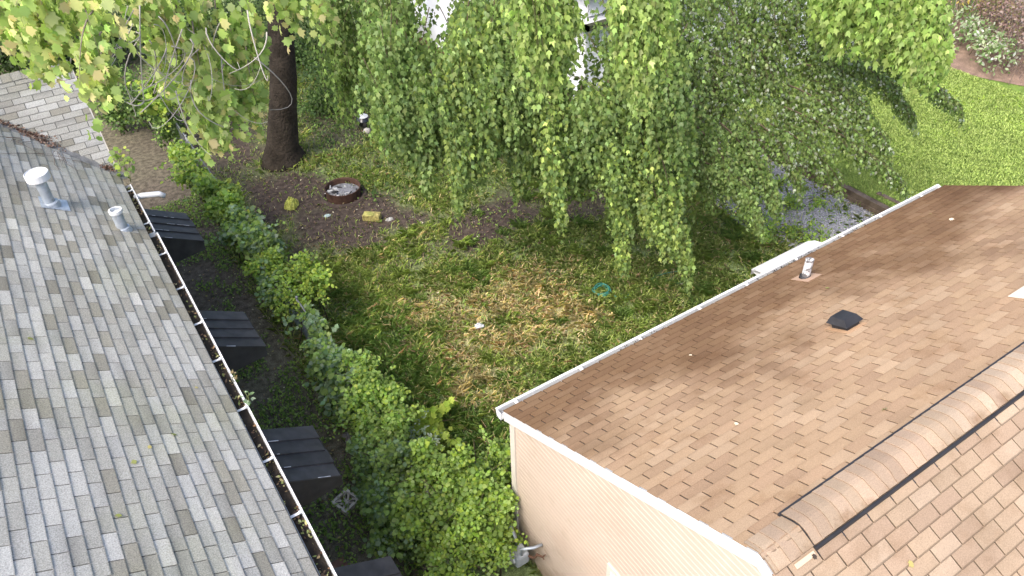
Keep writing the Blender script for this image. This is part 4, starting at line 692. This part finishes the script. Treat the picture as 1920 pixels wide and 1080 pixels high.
t=crumple(at_z(730,412,0),.10,.07,.03,17,[(.5,.48,.44),(.35,.33,.30)],n=7).build('paper_scrap',MT['attr']); tag(t,'shredded pale paper scraps beside the foam block','litter')
t=crumple(at_z(655,822,.02),.11,.15,.09,18,[(.33,.30,.27),(.25,.22,.2)],n=9).build('cloth_scrap',MT['attr']); tag(t,'grey cloth scrap lying half under the vines','litter')
# decorative concrete screen block
c=at_z(650,944,0); e_=empty('screen_block',tuple(c),'pierced concrete screen block lying flat on dark soil','block'); th=.35; U=np.array([math.cos(th),math.sin(th),0]); W_=np.array([-math.sin(th),math.cos(th),0]); hb=.165; q=lambda a,b_: c+U*a+W_*b_
m_=MB()
m_.obox(q(-hb,-hb),U*2*hb,W_*.044,(0,0,.09)); m_.obox(q(-hb,hb-.044),U*2*hb,W_*.044,(0,0,.09)); m_.obox(q(-hb,-hb+.044),U*.044,W_*(2*hb-.088),(0,0,.09)); m_.obox(q(hb-.044,-hb+.044),U*.044,W_*(2*hb-.088),(0,0,.09)); m_.build('frame',MT['conc'],e_,col=False)
m_=MB()
for k in range(4):
    a=math.pi/4+k*math.pi/2; d=math.cos(a)*U+math.sin(a)*W_; s_=-math.sin(a)*U+math.cos(a)*W_
    for sg_ in (-1,1):
        pts=[c+d*r+s_*sg_*b_+np.array([0,0,.045]) for r,b_ in ((.0,.0),(.06,.028),(.12,.034),(.185,.010))]; m_.tube(pts,.019,6)
m_.build('petal_web',MT['conc'],e_,col=False)
c=at_z(637,1064,0); m_=MB(); m_.box((c[0]-.11,c[1]-.10,.0),(c[0]+.11,c[1]+.10,.07)); o=m_.build('brick_paver',MT['brick'],None,bevel=.008,col=False); tag(o,'square brown brick paver on the soil beside the nearest awning','paver')
# timber edging between gravel and lawn
e_=empty('timber_edging',(15.0,10,0),'weathered timber edging holding back the lawn beside the gravel','edging')
for (a,b_) in ((5.0,7.42),(7.43,9.85),(9.86,12.28),(12.29,14.0)):
    m_=MB(); m_.box((14.93,a,0),(15.11,b_,.16)); m_.box((14.94,a,.162),(15.10,b_-.004,.30)); m_.build('sleeper',MT['wood'],e_,bevel=.01,col=False)
m_=MB(); m_.box((15.3,7.55,.25),(15.42,8.2,.33)); o=m_.build('wood_stake',MT['wood'],None,bevel=.01,col=False); tag(o,'short piece of timber lying on the lawn by the roof edge','timber')
# loose stones of the gravel bed
g=np.random.default_rng(88); n=16000; x=g.uniform(12.2,14.93,n); y=g.uniform(6.5,12.5,n); k=(y>6.6+(14.4-x)*.9)&(y<12.5)&(y<10.2+(x-12.2)*1.2); x,y=x[k],y[k]; n=len(x); r=g.uniform(.008,.022,n)
O8=np.array([(1,0,0),(0,1,0),(-1,0,0),(0,-1,0),(0,0,.7),(0,0,-.7)]); V=np.stack([x,y,np.full(n,.052)],-1)[:,None,:]+r[:,None,None]*O8[None]*g.uniform(.6,1.4,(n,6,1)); v=g.uniform(.18,.62,n)
o=inst_mesh('gravel_stones',V,[(0,1,4),(1,2,4),(2,3,4),(3,0,4),(1,0,5),(2,1,5),(3,2,5),(0,3,5)],np.stack([v,v*.98,v*1.0],-1),MT['attr']); tag(o,'loose grey stones covering the gravel bed','gravel',kind='stuff')
# gas meter
c=np.array([3.12,4.98,0]); e_=empty('gas_meter',(3.12,4.98,0),'grey gas meter with bent pipes against the cream wall, in the shrub','gas meter')
m_=MB(); m_.box((3.00,4.86,.42),(3.22,5.10,.66)); m_.build('meter_body',MT['meter'],e_,bevel=.04,col=False)
m_=MB(); m_.lathe((3.0,4.98,.55),[(.0,.02),(.07,.02),(.075,.0)],20,ax=(-1,0,0)); m_.build('dial',MT['white'],e_,col=False)
m_=MB(); m_.tube([(3.10,4.9,.66),(3.10,4.9,.80),(3.12,4.86,.84),(3.24,4.80,.84),(3.36,4.78,.84)],.022,8); m_.tube([(3.12,5.06,.66),(3.12,5.07,.85),(3.13,5.2,.95),(3.14,5.28,.8),(3.14,5.28,.0)],.024,8); m_.build('pipe',MT['galv'],e_,smooth=True,col=False)
m_=MB(); m_.lathe((3.14,5.28,.48),[(0,-.05),(.05,-.045),(.09,-.01),(.09,.01),(.05,.045),(0,.05)],18,ax=(-1,0,0)); m_.build('regulator',MT['galv'],e_,smooth=True,col=False)
m_=MB(); m_.tube([(3.2,4.85,.60),(3.22,4.76,.66),(3.24,4.72,.78),(3.26,4.62,.84),(3.28,4.58,.93)],[.020,.018,.02,.014,.008],7,c=(.13,.07,.045)); m_.tube([(3.26,4.62,.84),(3.24,4.56,.88)],.009,5,c=(.13,.07,.045)); m_.build('rusty_valve',MT['attr'],e_)
# ------------------------------------------------------------ grass, weeds, litter
g=np.random.default_rng(91)
def build_yard_grass():
    n=900000; x=g.uniform(2.0,15,n); y=g.uniform(4.5,24,n); sel=(y<24)&((x<11.2)|(y<14.1))&~((x>12.3)&(x<14.9)&(y<12.4)&(g.uniform(0,1,n)<.86))&~((x<3.3)&(y<7)); x,y=x[sel],y[sel]
    straw,dirt,strip,lush=zones(x,y); cl=fbm(x*2.2,y*2.2,41); dens=(.25+1.1*np.clip((cl-.3)*2.2,0,1))*(1-.93*np.clip(dirt*1.35,0,1))*(1-.55*strip)
    far=np.clip((np.hypot(x,y)-12)/10,0,.55); k=g.uniform(0,1,len(x))<dens*.36*(1-far); x,y,straw,dirt,strip,lush,cl=[a[k] for a in (x,y,straw,dirt,strip,lush,cl)]; n=len(x)
    gcol=np.array([(.15,.20,.05),(.13,.18,.045),(.19,.23,.065),(.12,.165,.04),(.22,.245,.085)])[g.integers(0,5,n)]; scol=np.array([(.33,.29,.16),(.28,.25,.12),(.38,.34,.20),(.29,.22,.13),(.22,.23,.09)])[g.integers(0,5,n)]; lcol=np.array([(.10,.165,.04),(.12,.185,.045),(.085,.14,.035)])[g.integers(0,3,n)]
    w_=(g.uniform(0,1,n)<(straw*.72+.10))[:,None]; C=np.where(w_,scol,gcol); w2=(g.uniform(0,1,n)<lush*.85)[:,None]; C=np.where(w2&~w_,lcol,C); C=C*1.18*(.75+.5*fbm(x*3,y*3,51))[:,None]*(1+g.uniform(-.2,.2,(n,1)))
    h=g.uniform(.07,.19,n)*(.6+.9*cl)*(1+.5*lush); h[dirt>.5]*=.6; lean=g.uniform(.2,1.15,n)*(1+.5*straw); P_=np.stack([x,y,gh(x,y)-.005],-1)
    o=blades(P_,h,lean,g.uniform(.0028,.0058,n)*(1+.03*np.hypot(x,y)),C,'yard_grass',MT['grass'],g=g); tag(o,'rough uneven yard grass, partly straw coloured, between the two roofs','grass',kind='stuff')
build_yard_grass()
def build_tufts():
    T=330; x0=g.uniform(2.9,12,T); y0=g.uniform(6,13.5,T); z=zones(x0,y0); k=(g.uniform(0,1,T)<1-.9*np.clip(z[1],0,1))&~((x0<3.4)&(y0<6.6)); x0,y0=x0[k],y0[k]; T=len(x0); m=46; st=zones(x0,y0)[0]>.45
    x=np.repeat(x0,m)+g.normal(0,.06,T*m); y=np.repeat(y0,m)+g.normal(0,.06,T*m); n=T*m; h=np.repeat(g.uniform(.11,.24,T),m)*g.uniform(.6,1.15,n); base=np.where(st[:,None]&(g.uniform(0,1,(T,1))<.6),np.array([[.34,.31,.16]]),np.where(g.uniform(0,1,(T,1))<.5,np.array([[.19,.25,.06]]),np.array([[.13,.20,.05]])))
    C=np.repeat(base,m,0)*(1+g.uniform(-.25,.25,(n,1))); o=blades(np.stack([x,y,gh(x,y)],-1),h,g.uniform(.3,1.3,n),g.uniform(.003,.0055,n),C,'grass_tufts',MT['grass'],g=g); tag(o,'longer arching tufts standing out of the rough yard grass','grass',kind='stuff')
build_tufts()
def build_lawn_grass():
    n=260000; x=LX+g.uniform(0,1,n)**1.3*13; y=g.uniform(5.6,14.1,n); k=~((x>23.1)&(y<13.6)); x,y=x[k],y[k]; n=len(x); cl=fbm(x*1.3,y*1.3,61)
    C=np.array([(.19,.25,.062),(.165,.225,.055),(.22,.28,.085),(.14,.20,.05)])[g.integers(0,4,n)]*(.7+.6*cl)[:,None]
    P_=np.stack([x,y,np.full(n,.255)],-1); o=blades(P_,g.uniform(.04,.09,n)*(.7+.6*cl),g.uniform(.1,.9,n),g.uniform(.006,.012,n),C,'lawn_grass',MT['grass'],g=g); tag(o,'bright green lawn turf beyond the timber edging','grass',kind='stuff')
build_lawn_grass()
def build_weeds():
    f=Foliage(TPL_OVAL)
    for n,(x0,x1,y0,y1),cols,sz,dn in ((30000,(2.6,14.5,5.5,22),V_MID+[V_LIME[2]],.055,lambda x,y,z:(.05+.95*np.clip((fbm(x*.9,y*.9,71)-.46)*4,0,1))*(1-.5*z[0])*(1-.55*np.clip(z[1],0,1))),(26000,(.3,2.7,5.5,18),V_MID+V_LIME[2:]+V_DK[1:3],.05,lambda x,y,z:np.clip((fbm(x*1.6,y*1.6,72)-.42)*5,0,1)),(9000,(15.2,23,6,14),[(.2,.3,.04)],.06,lambda x,y,z:np.clip((fbm(x*.8,y*.8,73)-.5)*3,0,.6)),(6000,(5.5,11,15,24),V_DK+V_MID[:1],.08,lambda x,y,z:np.full(len(x),.8))):
        x=g.uniform(x0,x1,n); y=g.uniform(y0,y1,n); k=g.uniform(0,1,n)<dn(x,y,zones(x,y)); k&=(x<11.2)|(y<14.1); x,y=x[k],y[k]; n=len(x); z0=.26 if x0>15 else 0
        cx=np.round(x*7)/7; cy=np.round(y*7)/7; d=np.stack([x-cx,y-cy,np.full(n,.05)],-1); f.add(np.stack([x,y,gh(x,y)+z0+g.uniform(.01,.10,n)],-1),nrm(d+g.normal(0,.03,(n,3))),g.normal(0,.35,(n,3))+np.array([-.1,-.2,1]),sz*g.uniform(.5,1.5,n),pick(cols,n,g))
    o=f.build('ground_weeds'); tag(o,'low broad-leaved weeds scattered over soil and grass','weeds',kind='stuff')
build_weeds()
def build_litter():
    f=Foliage(TPL_OVAL); 
    for n,(x0,x1,y0,y1),z0,cols,sz in ((900,(.3,2.6,5.5,18),.02,[(.34,.30,.10),(.25,.17,.08),(.45,.42,.25),(.14,.09,.05)],.045),(1500,(2.8,11,6,19),.06,[(.40,.34,.14),(.22,.15,.08),(.55,.5,.35),(.13,.09,.05)],.04),(3500,(2.8,11,11,19),.03,[(.13,.09,.06),(.10,.065,.045),(.18,.12,.08)],.05)):
        x=g.uniform(x0,x1,n); y=g.uniform(y0,y1,n); f.add(np.stack([x,y,gh(x,y)+z0+g.uniform(0,.02,n)],-1),g.normal(0,1,(n,3))*[1,1,.1],g.normal(0,.25,(n,3))+np.array([0,0,1]),sz*g.uniform(.5,1.4,n),pick(cols,n,g))
    o=f.build('fallen_leaves',None,MT['dryleaf']); tag(o,'small fallen leaves scattered on the soil','leaf litter',kind='stuff')
    f=Foliage(TPL_OVAL)
    for (xa,xb,ya,yb,zz,n) in ((.46,.55,1.5,10.7,3.70,520),(.43,.51,10.8,12.4,3.71,260)):
        x=g.uniform(xa,xb,n); y=g.uniform(ya,yb,n); k=fbm(y*1.7,y*0,81)+.15*g.uniform(-1,1,n)>.42; x,y=x[k],y[k]; n=len(x); f.add(np.stack([x,y,zz+g.uniform(-.02,.035,n)],-1),g.normal(0,1,(n,3)),g.normal(0,.6,(n,3))+np.array([0,0,1]),.04*g.uniform(.5,1.4,n),pick([(.16,.10,.06),(.25,.17,.09),(.36,.33,.16),(.09,.06,.045),(.24,.27,.09)],n,g))
    o=f.build('gutter_leaves',None,MT['dryleaf']); tag(o,'brown and green leaf debris lying in the left gutter','leaf litter',kind='stuff')
    f=Foliage(TPL_OVAL); n=260; x=np.concatenate([g.normal(c_,.25,n//4) for c_ in (5.6,8.4,8.9,10.1)]); n=len(x); y=g.normal(5.585,.012,n); f.add(np.stack([x,y,zR(y)+.0+g.uniform(-.02,.006,n)],-1),g.normal(0,1,(n,3)),g.normal(0,.5,(n,3))+np.array([0,0,1]),.03*g.uniform(.5,1.4,n),pick([(.03,.025,.02),(.07,.05,.04),(.3,.27,.2),(.02,.018,.015)],n,g))
    o=f.build('gutter_leaves',None,MT['dryleaf']); tag(o,'dark crumbs of leaf debris along the tan roof edge','leaf litter',kind='stuff')
    # needles in the valley
    f=Foliage(TPL_OVAL); a=np.array([.40,12.72]); b_=np.array([-1.6,14.72]); 
    t=np.concatenate([g.uniform(0.3,1,260),g.normal(.03,.02,130),g.normal(.42,.06,330),g.uniform(.45,1,260)]); t=np.clip(t,0.005,1); n=len(t); xy=a+(b_-a)*t[:,None]+g.normal(0,.022,(n,2))*(1+1.6*np.exp(-((t-.36)/.08)**2))[:,None]
    z=3.76+(.54-xy[:,0])*math.tan(TL); zz=np.maximum(z,3.76+(xy[:,1]-12.55)*math.tan(TL))+g.uniform(0.012,.05,n)
    f.add(np.column_stack([xy,zz]),g.normal(0,1,(n,3))*[1,1,.3],g.normal(0,.6,(n,3))+np.array([0,0,1]),.038*g.uniform(.5,1.5,n),pick([(.15,.085,.06),(.10,.06,.045),(.19,.12,.085),(.28,.21,.16)],n,g))
    o=f.build('valley_debris',None,MT['dryleaf']); tag(o,'reddish brown needles and twigs piled along the roof valley','leaf litter',kind='stuff')
build_litter()
m_=MB()                                    # dead twigs lying below the valley
for i in range(16):
    x0=g.uniform(-.9,-.1); y0=12.62+(.40-x0)-g.uniform(0.05,.5); x1=x0+g.normal(0,.25); y1=y0-g.uniform(0,.5); zf=lambda x,y: zL(x)+.03
    m_.tube([(x0,y0,zf(x0,y0)),((x0+x1)/2+g.normal(0,.04),(y0+y1)/2,zf((x0+x1)/2,0)+.02),(x1,y1,zf(x1,y1))],[.004,.003,.002],4,c=(.14,.10,.08),cap=False)
o=m_.build('dead_twigs',MT['twig']); tag(o,'thin dead twigs lying below the roof valley','twigs',kind='stuff')
# single leaves fallen on the roofs
def roofleaf(px,py,side,label,col_,s=.07,tpl=TPL_MAPLE,seed=0):
    g=np.random.default_rng(seed+200); r=ray(px,py)
    if side=='L': n=np.array([sL,0,cL]); q0=np.array([.54,0,3.76])
    elif side=='F': n=np.array([0,sR,cR]); q0=np.array([0,RY,RZ])
    else: n=np.array([0,-sR,cR]); q0=np.array([0,RY,RZ])
    o_=np.array([0,0,CZ]); t=n@(q0-o_)/(n@r); c=o_+r*t+n*.02; f=Foliage(tpl); a=g.normal(0,1,3); a-=n*(a@n); f.add(c[None],nrm(a)[None],(n+g.normal(0,.3,3))[None],np.array([s*.72]),np.array([col_])); o=f.build('fallen_leaf',None,MT['dryleaf']); tag(o,label,'leaf',group='single leaves fallen on the roofs')
YG=(.27,.28,.09);YL=(.40,.34,.12);CR=(.62,.52,.38)
for i,a in enumerate([(52,635,'L','yellow green leaf on the grey roof near the left picture edge',YG,.09),(320,816,'L','olive green leaf in the middle of the grey roof',(.25,.28,.07),.09),(276,840,'L','thin yellow leaf on the grey roof, left of the olive one',YL,.06),(255,867,'L','lowest yellow leaf of the three close together on the grey roof',YG,.08),(227,970,'L','small green leaf on the grey roof near the bottom edge',(.28,.30,.08),.08),(370,730,'L','yellow leaf sliver on the grey roof beside the gutter',YL,.06),
   (1548,542,'F','yellow green leaf between the vent pipe and the black roof vent',YG,.08),(1780,413,'F','cream leaf high on the far end of the tan roof',CR,.10),(1743,402,'F','brown curled leaf beside the cream one on the tan roof',(.25,.2,.08),.07),(1458,662,'F','cream leaf on the tan roof, downhill of the black vent',CR,.06),(1382,795,'F','pale leaf on the tan roof near the white rake',CR,.07),(1663,768,'F','green leaf on the tan roof just above the ridge vent',(.36,.45,.14),.08),(1294,667,'F','pale leaf on the tan roof close to the gutter',CR,.06),(1701,1053,'N','yellow leaf on the near slope at the bottom edge',YL,.09),(1523,1048,'N','dark curled leaf below the end of the ridge vent',(.06,.045,.035),.07)]):
    roofleaf(*a,seed=i)
